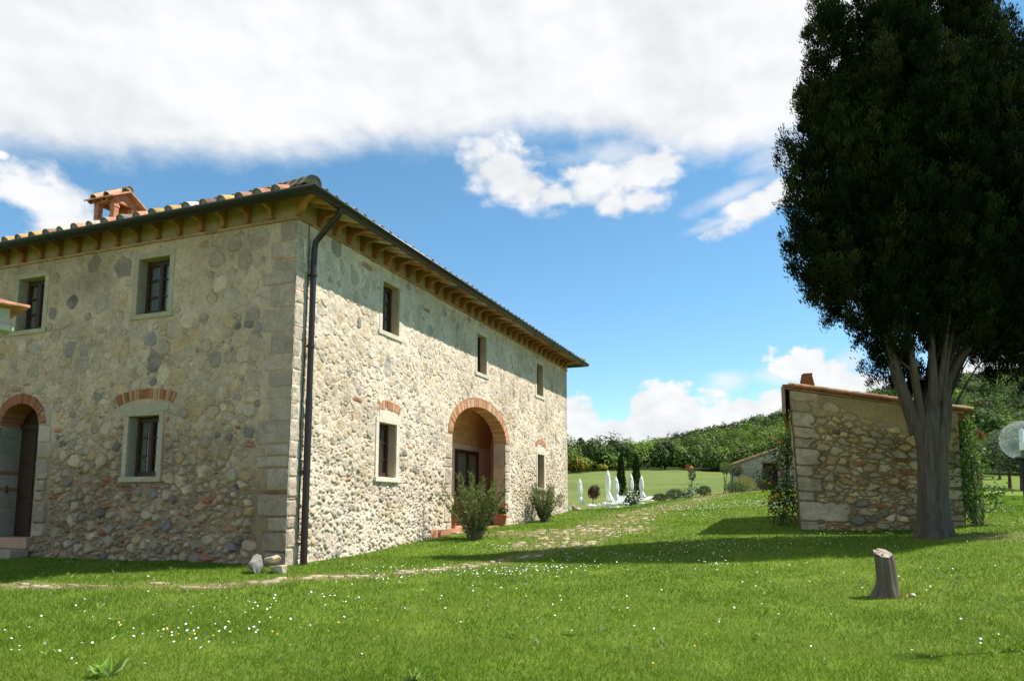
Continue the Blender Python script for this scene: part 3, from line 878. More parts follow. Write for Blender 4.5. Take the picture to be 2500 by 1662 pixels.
def diag(a, d, z): return (-d * EV / EU + a * s2, -d - a * s2, z)
zt = lambda d: ZE - .075 + SU_ * (EU - d)
B.prism([(0, zt(0)), (EU - .02, zt(EU)), (EU - .02, zt(EU) - .05), (.5, zt(.5) - .09), (.3, zt(.3) - .17), (.2, 7.14), (0, 7.085)], diag, -.05, .05, (.36, .17, .055))
B.build('rafter', M_RAFT, house)

# gutter: a half-round trough swept round the eaves, mitred at the corners
def gutter():
    r = .112; zc = ZE - .005
    path = [(-EV - .06, LV + EU + .06), (-EV - .06, -EU - .06), (LU + EV + .06, -EU - .06), (LU + EV + .06, LV + EU)]
    prof = [(r * math.cos(a), -r * math.sin(a)) for a in np.linspace(-.12, PI + .12, 13)]
    prof += [((r - .01) * math.cos(a), -(r - .01) * math.sin(a)) for a in np.linspace(PI + .12, -.12, 13)]
    outs = [(-1, 0), (-1, -1), (1, -1), (1, 0)]
    B = MB(); v = []; n = len(prof)
    for (x, y), (ox, oy) in zip(path, outs):
        for q, h in prof:
            v.append((x + ox * q, y + oy * q, zc + h))
    f = [(i * n + k, i * n + (k + 1) % n, (i + 1) * n + (k + 1) % n, (i + 1) * n + k) for i in range(3) for k in range(n)]
    B.add(v, f, smooth=True); B.add(v[:n], [tuple(range(n))]); B.add(v[-n:], [tuple(range(n))])
    g = B.build('gutter', M_GUT, house)
    for fn, L, e in ((FV, LV, EV), (FU, LU, EU)):
        t = .1
        while t < L:
            pr = [((r + .007) * math.cos(a), -(r + .007) * math.sin(a)) for a in np.linspace(-.15, PI + .15, 13)]
            B = MB(); B.prism(pr, lambda a, q, h: fn(a, e + .06 + q, zc + h), t, t + .035); t += random.uniform(1.7, 2.0)
            B.build('gutter_bracket', M_GUT, g)
    return g
gutter()
B = MB(FU)
gpt = [(.37, EU + .06, ZE - .06), (.37, EU + .05, ZE - .18), (.37, EU - .02, ZE - .27), (.37, .26, 6.80), (.37, .14, 6.68), (.37, .115, 6.52), (.37, .11, 6.2), (.37, .11, 3.6)]
B.tube(gpt, .058, 14)
pp = B.build('downpipe', M_PIPE, house)
B = MB(FU); B.tube([(.37, .11, 3.62), (.37, .11, .42)], .065, 14); B.build('pipe_sleeve', M_PIPE, pp)
for z in (6.0, 4.6, 2.2, 1.05):
    B = MB(FU); B.tube([(.37, .11, z), (.37, .11, z + .05)], .073, 14); B.box(.355, .385, .0, .08, z + .01, z + .04)
    B.build('pipe_bracket', M_PIPE, pp)
B = MB(FU)
B.tube([(.285 + .01 * math.sin(i * .9), .03 + .02 * math.sin(i * .37), 7.1 - i * .32) for i in range(20)], .008, 5)
B.build('cable', M_BLACK, house)

# chimney with open sides and a little tiled gable
B = MB(); cx0, cx1, cy0, cy1 = 1.40, 2.06, 6.56, 7.24
z = 7.9
while z < 9.08:
    for (a, bq, c, d) in (((cx0, cx0 + .14, cy0, cy0 + .14)), ((cx1 - .14, cx1, cy0, cy0 + .14)), ((cx0, cx0 + .14, cy1 - .14, cy1)), ((cx1 - .14, cx1, cy1 - .14, cy1))):
        q = random.uniform(-.008, .010)
        B.box(a - q, bq + q, c - q, d + q, z, z + .062, jit((.44, .20, .115), .15))
    if z < 8.55 or z > 8.95:
        q = random.uniform(-.004, .004); cc = jit((.44, .20, .115), .12)
        B.box(cx0 + q, cx0 + .1, cy0 + .141, cy1 - .141, z, z + .066, cc); B.box(cx1 - .1, cx1 + q, cy0 + .141, cy1 - .141, z, z + .066, cc)
        B.box(cx0 + .141, cx1 - .141, cy0 + q, cy0 + .1, z, z + .066, cc); B.box(cx0 + .141, cx1 - .141, cy1 - .1, cy1 + q, z, z + .066, cc)
    z += .067
mx = (cx0 + cx1) / 2
B.prism([(cx0, 9.085), (cx1, 9.085), (mx, 9.29)], lambda a, p, q: (p, a, q), cy0 + .02, cy1 - .02, (.46, .24, .14))
ch = B.build('chimney', M_BRICK, house)
B = MB()
for sgn in (-1, 1):
    B.prism([(mx + sgn * .50, 9.01), (mx, 9.29), (mx, 9.335), (mx + sgn * .51, 9.045)], lambda a, p, q: (p, a, q), cy0 - .14, cy1 + .14, (.46, .25, .15))
B.build('chimney_roof', M_TILE, ch)
TV, TF, TC = [], [], []
up = Vector((0, 0, 1))
for sgn in (-1, 1):
    for k in range(2):
        y = cy0 + .10 + k * .44
        e = Vector((mx + sgn * .47, y, 9.05)); top = Vector((mx, y, 9.34)); d = (top - e).normalized(); side = Vector((0, 1, 0)); nr = side.cross(d) * (1 if sgn > 0 else -1)
        if nr.z < 0: nr = -nr
        coppo(e, e + d * .6, .11, .10, nr, side, jit((.50, .27, .17), .1), th=.02)
        coppo(e - nr * .02 + side * .135, e - nr * .02 + side * .135 + d * .56, .10, .10, -nr, side, jit((.48, .25, .15), .1), th=.02)
cap_row((mx, cy0 - .1, 9.29), (mx, cy1 + .1, 9.29), .12, 2)
np_mesh('chimney_cap', TV, TF, M_TILE, ch, TC, 'FACE')

# ---- big arch, porch behind it
a0, a1, sp, rise = ARCH; ac, ah = (a0 + a1) / 2, (a1 - a0) / 2
B = MB(FU); ring_back(B, ac, ah, sp, rise, .004, .262, 40, -.41, .010, (.50, .38, .26)); brick_ring(B, ac, ah, sp, rise, .225, 84, -.41, .022, gapk=.84)
for i in range(24):      # thin header course lying on the ring
    A0, A1 = PI * (i + .05) / 24, PI * (i + .95) / 24; p = []
    for a in (A0, A1):
        ca, sa = math.cos(a), math.sin(a); nx, nz = ca / ah, sa / rise; l = math.hypot(nx, nz)
        for d in (-.1, .018):
            for q in (.235, .275): p.append((ac + ah * ca + nx / l * q, d, sp + rise * sa + nz / l * q))
    B.hexa([p[0], p[1], p[2], p[3], p[4], p[5], p[6], p[7]], jit((.46, .23, .13), .1))
B.build('arch', M_BRICK, house)
B = MB(FU)
for tt0, tt1 in ((a0 - .05, a0 + .012), (a1 - .012, a1 + .05)):
    z = .8; B = MB(FU)
    while z < sp - .02:
        h = min(random.uniform(.3, .5), sp - z)
        B.box(tt0, tt1, -.41, -.03, z, z + h - .012, jit((.47, .36, .25), .12)); z += h
    B.box(tt0 + .008, tt1 - .008, -.405, -.035, .8, sp, (.40, .31, .22))
    B.build('arch_jamb', M_STONE, house, bevel=.006)
B = MB(FU); PD = -1.25
B.box(5.6, 12.4, PD - .1, PD, .8, 4.9, (.68, .45, .34)); B.box(5.5, 5.6, PD, -.30, .8, 4.9, (.68, .45, .34)); B.box(12.4, 12.5, PD, -.30, .8, 4.9, (.68, .45, .34))
B.box(5.6, a0 - .05, -.40, -.30, .8, 4.9, (.68, .45, .34)); B.box(a1 + .05, 12.4, -.40, -.30, .8, 4.9, (.68, .45, .34))
B.build('porch_wall', M_PLAST, house)
B = MB(FU)
nC, nL = 15, 24
for i in range(nC):           # vault in brick courses
    q0, q1 = PI / 2 * i / nC, PI / 2 * (i + 1) / nC
    d = [PD + .001 + .86 * (1 - math.cos(q)) for q in (q0, q1)]; zz = [3.52 + 1.25 * math.sin(q) for q in (q0, q1)]
    for k in range(nL):
        x0 = 5.62 + 6.76 * (k + .5 * (i % 2)) / nL; x1 = min(x0 + 6.76 / nL - .008, 12.38)
        if x1 > x0: B.add([(x0, d[0], zz[0] + .004), (x1, d[0], zz[0] + .004), (x1, d[1], zz[1] - .004), (x0, d[1], zz[1] - .004)], [(0, 1, 2, 3)], jit((.56, .28, .15), .12))
    B.add([(5.6, d[0] - .01, zz[0] + .012), (12.4, d[0] - .01, zz[0] + .012), (12.4, d[1] - .01, zz[1] + .012), (5.6, d[1] - .01, zz[1] + .012)], [(0, 1, 2, 3)], (.42, .30, .20))
B.build('porch_vault', M_BRICK, house)
B = MB(FU); B.box(5.6, 12.4, PD, .02, .70, 1.0, (.42, .20, .12)); B.box(a0 + .05, a1 - .05, .021, .14, .60, .90, (.58, .44, .36)); B.build('porch_floor', M_PLAST, house)
# glazed porch door
t0, t1, z0, z1 = 9.55, 11.25, 1.0, 3.36
B = MB(FU); d0, d1 = PD + .003, PD + .06
B.box(t0, t0 + .11, d0, d1, z0, z1); B.box(t1 - .11, t1, d0, d1, z0, z1); B.box(t0 + .11, t1 - .11, d0, d1, z1 - .12, z1)
c = (t0 + t1) / 2; B.box(c - .06, c + .06, d0, d1 + .01, z0, z1 - .12)
for l, r in ((t0 + .11, c - .06), (c + .06, t1 - .11)):
    B.box(l, r, d0, d1 - .005, z0, z0 + .55); B.box(l, r, d0 + .01, d1 - .008, 2.28, 2.34)
dr = B.build('porch_door', M_DOOR, house)
B = MB(FU)
for l, r in ((t0 + .13, c - .08), (c + .08, t1 - .13)):
    v = []; f = []
    for i in range(19):
        x = l + (r - l) * i / 18; dd = d0 + .022 + .010 * math.sin(i * 2.1)
        v += [(x, dd, z0 + .6), (x, dd, z1 - .19 - .035 * abs(math.sin(i * .7)))]
        if i: f.append((2 * i - 2, 2 * i, 2 * i + 1, 2 * i - 1))
    B.add(v, f)
B.build('curtain', M_CLOTH, dr)
B = MB(FU)
for l, r in ((t0 + .11, c - .06), (c + .06, t1 - .11)): B.box(l, r, d0 + .038, d0 + .042, z0 + .56, z1 - .13)
B.build('pane', M_GLASS, dr)
# ---- arched door on the shaded front, shade put into its brick and stone colours
a0, a1, sp, rise = DOORV; ac, ah = (a0 + a1) / 2, (a1 - a0) / 2
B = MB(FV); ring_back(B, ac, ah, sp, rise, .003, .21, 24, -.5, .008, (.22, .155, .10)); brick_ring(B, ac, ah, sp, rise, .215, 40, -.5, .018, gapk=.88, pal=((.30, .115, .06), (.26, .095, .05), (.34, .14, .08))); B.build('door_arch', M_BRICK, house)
B = MB(FV)
for tt0, tt1 in ((a0 - .05, a0 + .012), (a1 - .012, a1 + .05)):
    z = .93
    while z < sp - .02:
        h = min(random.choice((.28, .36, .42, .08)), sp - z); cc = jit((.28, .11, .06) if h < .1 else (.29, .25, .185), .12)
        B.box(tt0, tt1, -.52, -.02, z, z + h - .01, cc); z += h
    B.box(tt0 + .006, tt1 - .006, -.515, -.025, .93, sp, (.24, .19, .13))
B.build('door_jamb', M_STONE, house)
B = MB(FV); d0, d1 = -.52, -.46
B.box(a0 + .012, a1 - .012, d0, d1 + .02, sp - .05, sp + .07)
for l, r in ((a0 + .013, ac - .004), (ac + .004, a1 - .013)):
    B.box(l, r, d0, d1 - .02, .94, sp - .05)
    for zz0, zz1 in ((1.05, 1.7), (1.8, 2.5), (2.6, 3.25)):
        B.box(l + .09, r - .09, d1 - .0199, d1 - .002, zz0, zz1)
dv = B.build('door', M_DOOR, house, bevel=.006)
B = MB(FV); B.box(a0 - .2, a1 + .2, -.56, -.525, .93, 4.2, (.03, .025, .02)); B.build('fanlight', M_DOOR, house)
B = MB(FV); B.tube([(ac - .06, d1 - .01, 1.95), (ac - .06, d1 + .05, 1.95), (ac - .12, d1 + .05, 1.95)], .012, 6); B.build('handle', M_BLACK, dv)
B = MB(FV); B.box(a0 - .03, a1 + .35, -.5, .10, .70, .928, (.40, .24, .16)); B.box(a0 - .03, a1 + .6, .02, .42, .45, .69, (.34, .26, .19)); B.build('doorstep', M_PLAST, house, bevel=.012)
B = MB(FV); B.tube([(a1 + .03 - .08, -.2, 2.05), (a1 - .10, -.2, 2.0), (a1 - .12, -.2, 1.93), (a1 - .08, -.2, 1.88), (a1 - .05, -.2, 1.93)], .014, 6); B.build('iron_hook', M_BLACK, house)

# ------------------------------------------------------------------ foliage helpers
NR = np.random.RandomState(12)
def unit(v):
    return v / (np.linalg.norm(v, axis=1, keepdims=True) + 1e-9)
def leaf_arrays(P, D, L, Wd, bend=0.0):
    """rhombic leaves: P base points, D directions, L lengths, Wd widths -> verts, quads"""
    n = len(P); D = unit(D)
    S = unit(np.cross(D, NR.normal(size=(n, 3))))
    L = np.asarray(L).reshape(-1, 1) * np.ones((n, 1)); Wd = np.asarray(Wd).reshape(-1, 1) * np.ones((n, 1))
    N = np.cross(D, S)
    mid = P + D * L * .5 + N * L * bend
    V = np.stack([P, mid + S * Wd * .5, P + D * L, mid - S * Wd * .5], 1).reshape(-1, 3)
    F = np.arange(4 * n).reshape(-1, 4)
    return V, F
def leaves(name, P, D, L, Wd, col, mt, parent=None, bend=0.0, origin=(0, 0, 0)):
    V, F = leaf_arrays(P, D, L, Wd, bend)
    return np_mesh(name, V - np.array(origin), F, mt, parent, col, 'FACE')
def pick(pal, n, var=.25):
    pal = np.array(pal)
    return pal[NR.randint(len(pal), size=n)] * (1 + NR.uniform(-var, var, (n, 1)))
def sphere_pts(n):
    return unit(NR.normal(size=(n, 3)))

# ------------------------------------------------------------------ the small outbuilding on the right
SHC = (7.42, 19.35, 0.0)
shed = empty('stone_outbuilding', SHC, HR + PI / 2, 'small rubble stone outbuilding with sloping tile roof behind the big cypress', 'outbuilding')
# local frame: x runs to the left (= house v), so the front runs along -x; y runs away from the camera's right -> use own mapping
def FS(t, d, z):                      # t to the right along the front, d outward (towards the camera)
    return (-t, d, z)
SW, SD = 3.72, 4.6
ZL, ZR = 4.63, 3.86
def shed_top(t): return ZL + (ZR - ZL) * t / SW
fixS = []
RQ.seed(9)
z = .95
for h, w in ((.27, .62), (.52, 1.22), (.24, .40), (.40, .60), (.28, .42), (.46, .62), (.26, .48), (.30, .66), (.40, .56), (.28, .50), (.38, .70), (.28, .4)):
    fixS.append((w / 2 + .02, z + h / 2, w / 2 - .012, h / 2 - .012, 0, 10, 'q', .5)); z += h
fixS += quoins(SW, -1, 1.05, 3.6, .3, .45)
fixS += [(2.45, 3.02, .16, .06, 0, 6, 'b', .1), (2.5, 2.45, .10, .05, .1, 6, 'b', .1), (2.42, 2.25, .11, .10, 0, 4, 'b', .1), (1.95, 1.35, .14, .05, 0, 6, 'b', .2), (1.2, 1.62, .3, .025, 0, 6, 'b', .2), (2.2, 1.65, .3, .03, .05, 6, 'b', .3), (2.6, 1.7, .2, .05, 0, 6, 'b', .3), (2.35, 3.62, .05, .04, 0, 6, 'b', .3)]
def zone_s(x, z):
    if z > shed_top(x) - .38: return (1.25, .8, 1.6, .02, .01)
    if x > 2.3 and z > 2.6: return (.95, .85, 1.6, .02, .02)
    if z < 1.7: return (.66, .78, 1.6, .16, .14)
    return (.62, .80, 2.0, .05, .03)
def avs(x, z, r):
    return x < .45 or x > SW - .25 or z > shed_top(x) - .1
ss_ = scatter_sites(0, SW, .8, 4.5, zone_s, fixS, 77, avs, tries=2.2)
xs = lines(0, SW, .013); zs = lines(.6, 4.62, .013)
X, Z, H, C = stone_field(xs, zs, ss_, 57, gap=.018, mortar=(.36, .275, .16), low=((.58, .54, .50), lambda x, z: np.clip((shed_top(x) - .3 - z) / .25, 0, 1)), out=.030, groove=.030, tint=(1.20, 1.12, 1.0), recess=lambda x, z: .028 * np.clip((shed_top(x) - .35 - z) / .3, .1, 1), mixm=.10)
k = np.clip((Z - .9) / 3.6, 0, 1)
Z2 = .6 + (Z - .6) * (shed_top(X) - .6) / 4.02
ni, nj = len(xs), len(zs)
Vt = np.stack(FS((X - .10 * k * (1 - X / SW)).ravel(), H.ravel(), Z2.ravel()), 1)
idx = np.arange(ni * nj).reshape(ni, nj)
Fq = np.stack([idx[:-1, :-1], idx[1:, :-1], idx[1:, 1:], idx[:-1, 1:]], -1).reshape(-1, 4)
np_mesh('front_wall', Vt, Fq, M_MASON, shed, C.reshape(-1, 3), smooth=True)
xs = lines(0, SD, .05); zs = lines(.6, 4.6, .05)
for side in (0, 1):
    fl = stone_field(xs, zs, scatter_sites(0, SD, .6, 4.5, lambda x, z: (.74, 1.0, 1.5, .1, .04), [], 60 + side), 61 + side, gap=.02, mortar=(.44, .37, .26), out=.03)
    X, Z, H, C = fl
    tt = 0 if side == 0 else SW
    kk = np.clip((Z - .9) / 3.6, 0, 1)
    Zs = .6 + (Z - .6) * (shed_top(tt) - .6) / 4.0
    if side == 0: Vt = np.stack(FS(-H - .10 * kk, -X, Zs), -1).reshape(-1, 3)
    else: Vt = np.stack(FS(SW + H, -X, Zs), -1).reshape(-1, 3)
    ni, nj = len(xs), len(zs); idx = np.arange(ni * nj).reshape(ni, nj)
    Fq = np.stack([idx[:-1, :-1], idx[1:, :-1], idx[1:, 1:], idx[:-1, 1:]], -1).reshape(-1, 4)
    np_mesh('side_wall', Vt, Fq, M_MASON, shed, C.reshape(-1, 3), smooth=True)
B = MB(FS); B.box(0, SW, -SD, -SD + .3, .6, 3.8, (.4, .36, .27)); B.build('rear_wall', M_PLAST, shed)
B = MB(); sl = (ZR - ZL) / SW
B.prism([(-.24, ZL - .24 * sl), (SW + .14, ZR + .14 * sl), (SW + .14, ZR + .14 * sl + .05), (-.24, ZL - .24 * sl + .05)], lambda a, t, z: FS(t, a, z), -SD - .2, .03, (.33, .16, .09))
rf = B.build('roof', M_TILE, shed)
B = MB(FS)       # flat tiles stepped along the verge
t = -.25; kx = 0
while t < SW - .1:
    w = random.uniform(.50, .62); z0 = ZL + sl * t + .052
    z1 = ZL + sl * (t + w) + .052
    B.hexa([FS2 for FS2 in [(t, -SD, z0), (t, -SD, z0 + .045), (t, .085 + random.uniform(-.015, .015), z0), (t, .085, z0 + .045), (t + w + .05, -SD, z1 + .012), (t + w + .05, -SD, z1 + .05), (t + w + .05, .085, z1 + .012), (t + w + .05, .085 + random.uniform(-.015, .015), z1 + .05)]], jit((.25, .105, .058), .25))
    t += w - .03; kx += 1
B.box(-.27, .03, -SD, .10, ZL + .10, ZL + .15, (.24, .13, .08)); B.box(-.30, -.21, -SD, .06, ZL - .62, ZL + .098, (.30, .20, .13))
B.build('verge_tiles', M_TILE, rf)
TV, TF, TC = [], [], []
def fs_v(t, d, z): return Vector(FS(t, d, z))
for r_ in range(12):       # rows of round tiles, their ends show at the low eave
    d = -.10 - r_ * .38
    for q in range(9):
        tA = SW + .36 - q * .46; tB = tA - .52
        coppo(fs_v(tA, d, ZL + sl * tA + .10), fs_v(max(tB, -.2), d, ZL + sl * max(tB, -.2) + .11), .115, .095, Vector((0, 0, 1)), Vector((0, 1, 0)), jit((.26, .17, .09), .25), end=jit((.28, .22, .15), .1) if q == 0 else None)
np_mesh('roof_tiles', TV, TF, M_TILE, rf, TC, 'FACE')
B = MB(FS); zc = ZL + .1
for i in range(6):
    a = .5 - i * .0; q = .235 - .018 * i; r2 = .20 - .012 * i
    B.box(.36 - q, .36 + q * .9, -.75 - r2, -.75 + r2, zc - .1 + i * .085, zc - .1 + i * .085 + .08, jit((.30, .125, .065), .12))
B.box(.26, .50, -.86, -.64, zc + .41, zc + .435, (.24, .12, .08))
B.build('chimney_stub', M_BRICK, shed)

# slim gabled brick privy further back on the right
px_, py_ = 14.25, 23.6
priv = empty('brick_shelter', (px_, py_, g1(px_, py_)), HR + PI / 2, 'narrow ochre brick shelter with a pointed tile roof beyond the leafy vine', 'shelter')
B = MB(); B.col = (.30, .20, .11)
for i in range(34):
    q = random.uniform(-.01, .01); B.box(-.45 - q, .45 + q, -.6 - q, .6 + q, -.2 + i * .075, -.2 + i * .075 + .07, jit((.30, .20, .115), .2))
B.prism([(-.5, 2.35), (.5, 2.35), (0, 2.95)], lambda a, p, q: (p, a, q), -.58, .58, (.34, .19, .11))
B.build('wall', M_BRICK, priv)
B = MB()
for s in (-1, 1):
    B.prism([(s * .62, 2.22), (0, 2.97), (0, 3.04), (s * .62, 2.29)], lambda a, p, q: (p, a, q), -.72, .72, (.42, .16, .08))
B.build('roof', M_TILE, priv)

# ------------------------------------------------------------------ the big cypress
TX, TY, TZ = 9.47, 16.8, .86
tree = empty('cypress_tree', (TX, TY, TZ), 0, 'huge dark many stemmed cypress with a fluted grey trunk', 'tree')
B = MB(); B.col = (.108, .090, .072)
def flute(an, t):
    d = max(0, 1 - t * 6)
    f7 = math.sin(7 * an + .6 - t * 3); f11 = math.sin(11 * an + 2 + t * 4)
    return 1 + .07 * math.sin(3 * an + 1.0 + t * 2) + .10 * (abs(f7) ** .55 - .55) + .05 * (abs(f11) ** .5 - .5) + .02 * math.sin(23 * an + t * 5) + d * d * .35 * (.6 + .4 * math.sin(5 * an))
def bole():
    nz, na = 110, 220
    zk = [-.1, .12, .4, .9, 1.5, 2.1, 2.65, 3.1, 3.5]
    zz = np.linspace(-.1, 3.5, nz); r0 = np.interp(zz, zk, [.44, .375, .335, .30, .29, .295, .29, .21, .08]); cx = np.interp(zz, zk, [0, 0, -.02, 0, .03, .06, .10, .16, .2])
    A, Zg = np.meshgrid(np.linspace(0, 2 * PI, na, endpoint=False), zz, indexing='xy')
    wv = (vnoise(np.cos(A) * 1.5 + 9, Zg * .5 + np.sin(A) * 1.5, 70, 3) - .5) * 1.3
    f7 = np.abs(np.sin(3.5 * A + .6 - Zg * .25 + wv)); f11 = np.abs(np.sin(6.5 * A + 2 + Zg * .3 + wv * 1.5))
    d = np.clip(1 - (Zg + .1) / .75, 0, 1)
    m = 1 + .07 * np.sin(3 * A + 1 + Zg * .5) + .13 * (f7 ** .5 - .7) + .07 * (f11 ** .45 - .7) + d * d * .32 * (.55 + .45 * np.sin(5 * A))
    cr = np.abs(vnoise(np.cos(A) * 7 + 20, np.sin(A) * 7 + 20 + Zg * .55, 71, 4) - .5) * 2          # long cracks between the fibres
    m -= .055 * np.clip(1 - cr * 5, 0, 1) ; m += .03 * (vnoise(np.cos(A) * 13, np.sin(A) * 13 + Zg * 1.3, 72, 3) - .5)
    R_ = r0[:, None] * m
    Vv = np.stack([cx[:, None] + R_ * np.cos(A), R_ * np.sin(A), Zg], -1).reshape(-1, 3)
    ii = np.arange(nz * na).reshape(nz, na); jj = np.roll(ii, -1, 1)
    Ff = np.stack([ii[:-1], jj[:-1], jj[1:], ii[1:]], -1).reshape(-1, 4)
    B.add([tuple(q) for q in Vv], [tuple(q) for q in Ff], None, True)
bole()
def stem(pts, r, seg=14, fl=.10, col=(.092, .076, .06)):
    ph = random.uniform(0, 6)
    n = len(pts)
    # resample with a spline
    P = [Vector(p) for p in pts]; out = []
    for i in range(n - 1):
        p0 = P[max(i - 1, 0)]; p1 = P[i]; p2 = P[i + 1]; p3 = P[min(i + 2, n - 1)]
        for k in range(5):
            t = k / 5
            out.append(.5 * ((2 * p1) + (p2 - p0) * t + (2 * p0 - 5 * p1 + 4 * p2 - p3) * t * t + (3 * p1 - p0 - 3 * p2 + p3) * t ** 3))
    out.append(P[-1]); m = len(out)
    B.tube(out, [r * (1 - .86 * (i / (m - 1)) ** .8) for i in range(m)], seg, jit(col, .15), flute=(lambda an, t: 1 + fl * math.sin(3 * an + ph + t * 9) + fl * .6 * math.sin(5 * an - ph + t * 4)))
STEMS = [
    ([(.0, .05, 1.3), (-.13, .02, 2.2), (-.30, .0, 2.7), (-.50, -.05, 3.3), (-.78, -.1, 4.3), (-1.05, -.1, 5.4), (-1.35, .0, 6.6)], .205),
    ([(-.0, .1, 2.0), (-.06, .2, 3.2), (-.16, .28, 4.3), (-.3, .3, 5.6), (-.6, .3, 7.0)], .13),
    ([(.04, -.02, 1.6), (.08, -.14, 3.0), (.09, -.22, 4.3), (.06, -.2, 5.6), (-.1, .0, 7.0)], .15),
    ([(.12, 0, 1.8), (.24, 0, 3.4), (.28, .1, 4.6), (.34, .1, 6.2), (.4, .2, 7.6)], .16),
    ([(.06, -.16, 1.1), (.16, -.26, 2.1), (.30, -.28, 2.9), (.36, -.2, 3.8), (.62, -.2, 4.7), (.95, -.1, 5.7), (1.2, .0, 6.8)], .15),
    ([(.10, 0, 1.4), (.27, 0, 2.4), (.42, .0, 3.2), (.46, .1, 4.2), (.62, .1, 5.4), (.85, .2, 7.0)], .17),
    ([(.34, .05, 2.6), (.52, .05, 3.5), (.86, 0, 4.15), (1.28, -.1, 4.7), (1.9, -.1, 5.4), (2.4, .0, 6.4)], .17),
    ([(.25, .3, 2.4), (.4, .5, 3.6), (.8, .6, 5.4), (1.2, .6, 7.2)], .18),
    ([(-.1, .3, 2.4), (-.4, .5, 3.8), (-.9, .6, 6)], .17),
    ([(.06, .0, 2.0), (.16, -.15, 3.0), (.3, -.35, 4.2), (.5, -.5, 5.6)], .12),
    ([(-.05, .0, 2.0), (-.25, -.15, 3.1), (-.5, -.4, 4.4), (-.85, -.5, 5.8)], .12)]
for p, r in STEMS: stem(p, r)
for i in range(60):        # the fan of thin branches under the crown
    a = random.uniform(0, 2 * PI); z0 = random.uniform(3.0, 4.6); rr = random.uniform(.15, .5); sp_ = random.uniform(.45, 1.0)
    c, s = math.cos(a), math.sin(a) * .5
    if c < -.1 or abs(s) > .45: continue
    if c < -.2 and z0 < 3.8: z0 = 4.0
    q = [(.15 + c * rr, s * rr, z0), (.25 + c * (rr + .4 * sp_), s * (rr + .4 * sp_), z0 + .8), (.35 + c * (rr + 1.15 * sp_), s * (rr + 1.1 * sp_), z0 + 1.8), (.4 + c * (rr + 1.9 * sp_), s * (rr + 1.8 * sp_), z0 + 3.3)]
    stem(q, random.uniform(.02, .04), 5, 0, (.06, .05, .04))
B.tube([(-.64, 0, 4.15), (-.35, -.05, 3.85), (-.1, -.1, 3.6)], [.03, .03, .035], 6)
B.build('trunk', M_BARK, tree)
# crown: upright plumes set on overlapping spindle shaped masses
# (x, y offsets from the trunk, z0, z1 above its foot, radius)
LOBES = [(-1.86, -.1, 6.2, 12.9, .52), (-1.58, 0, 8.5, 14.3, .40), (-2.18, -.3, 5.6, 10.4, .93), (-1.30, -.9, 5.0, 10.4, .95), (-.75, .3, 4.4, 11.4, 1.45), (.1, -1.1, 4.3, 12.4, 1.45), (.95, .6, 4.0, 16.6, 1.60), (.50, .2, 8.0, 16.4, .85),
         (1.9, .3, 4.3, 13.6, 1.30), (2.75, .1, 4.5, 12.0, 1.30), (2.2, 1.3, 4.4, 12.6, 1.45), (.2, 1.6, 3.7, 14, 1.6), (-1.3, 1.2, 5.2, 11.0, 1.2), (3.35, -.3, 3.9, 9.2, .85), (1.4, -1.6, 4.7, 11.5, 1.2), (-.5, -1.2, 4.5, 8.4, .9), (2.75, -.3, 3.3, 6.2, .62), (2.0, .4, 3.7, 6.5, .6)]
YS = .48        # the whole tree is a flattened fan
PL = []
for (lx, ly, z0, z1, rm) in LOBES:
    n = int(50 * rm ** .8 * (z1 - z0) / 6.5)
    t = NR.uniform(0, 1, n) ** .9; an = NR.uniform(0, 2 * PI, n)
    prof = np.sin(PI * np.clip(t, 0, 1) ** .72) ** .62 * np.where(t > .8, 1, 1)
    rr = rm * prof * NR.uniform(.62, 1.03, n)
    PL.append(np.stack([lx + rr * np.cos(an), (ly + rr * np.sin(an)) * YS, z0 + (z1 - z0) * t, np.cos(an), np.sin(an), .20 + .20 * rm * prof], 1))
PL = np.concatenate(PL)
PP = []; DD = []; CC = []; LL = []
for (x, y, z, ca, sa, r) in PL:
    nc = int(NR.uniform(13, 22)); m = nc * 22
    h = r * NR.uniform(3.2, 5.0)
    t = NR.uniform(0, 1, nc); an = NR.uniform(0, 2 * PI, nc)
    rad = r * np.sin(PI * (t * .86 + .10)) ** .8 * NR.uniform(.25, 1.0, nc) ** .5
    q = np.stack([x + rad * np.cos(an) + ca * (t - .3) * .25, y + rad * np.sin(an) + sa * (t - .3) * .25, z + (t - .45) * h], 1)
    t = np.repeat(t, 22); an = np.repeat(an, 22)
    of = NR.normal(size=(m, 3)) * np.repeat(NR.uniform(.036, .066, nc), 22)[:, None]; of[:, 2] *= 1.6
    q = np.repeat(q, 22, 0) + of
    PP.append(q); DD.append(np.stack([np.cos(an) * .55 + ca * .35, np.sin(an) * .55 + sa * .35, np.full(m, 1.25)], 1) + NR.normal(size=(m, 3)) * .2)
    base = np.array(random.choice(((.010, .021, .006), (.016, .027, .007), (.007, .015, .005), (.030, .038, .010)))) * NR.uniform(.8, 1.2)
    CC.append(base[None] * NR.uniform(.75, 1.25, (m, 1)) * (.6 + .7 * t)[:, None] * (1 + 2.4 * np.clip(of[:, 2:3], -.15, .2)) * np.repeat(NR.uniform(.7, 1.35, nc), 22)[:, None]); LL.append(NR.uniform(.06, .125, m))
PP = np.concatenate(PP); DD = np.concatenate(DD); CC = np.concatenate(CC); LL = np.concatenate(LL)
# every tuft is three little sprays
rep = 3
P3 = np.repeat(PP, rep, 0) + NR.normal(size=(len(PP) * rep, 3)) * .035
D3 = np.repeat(DD, rep, 0) + NR.normal(size=(len(PP) * rep, 3)) * .24
leaves('crown', P3, D3, np.repeat(LL, rep) * NR.uniform(.7, 1.2, len(P3)), NR.uniform(.016, .031, len(P3)), np.repeat(CC, rep, 0), M_CYP, tree)

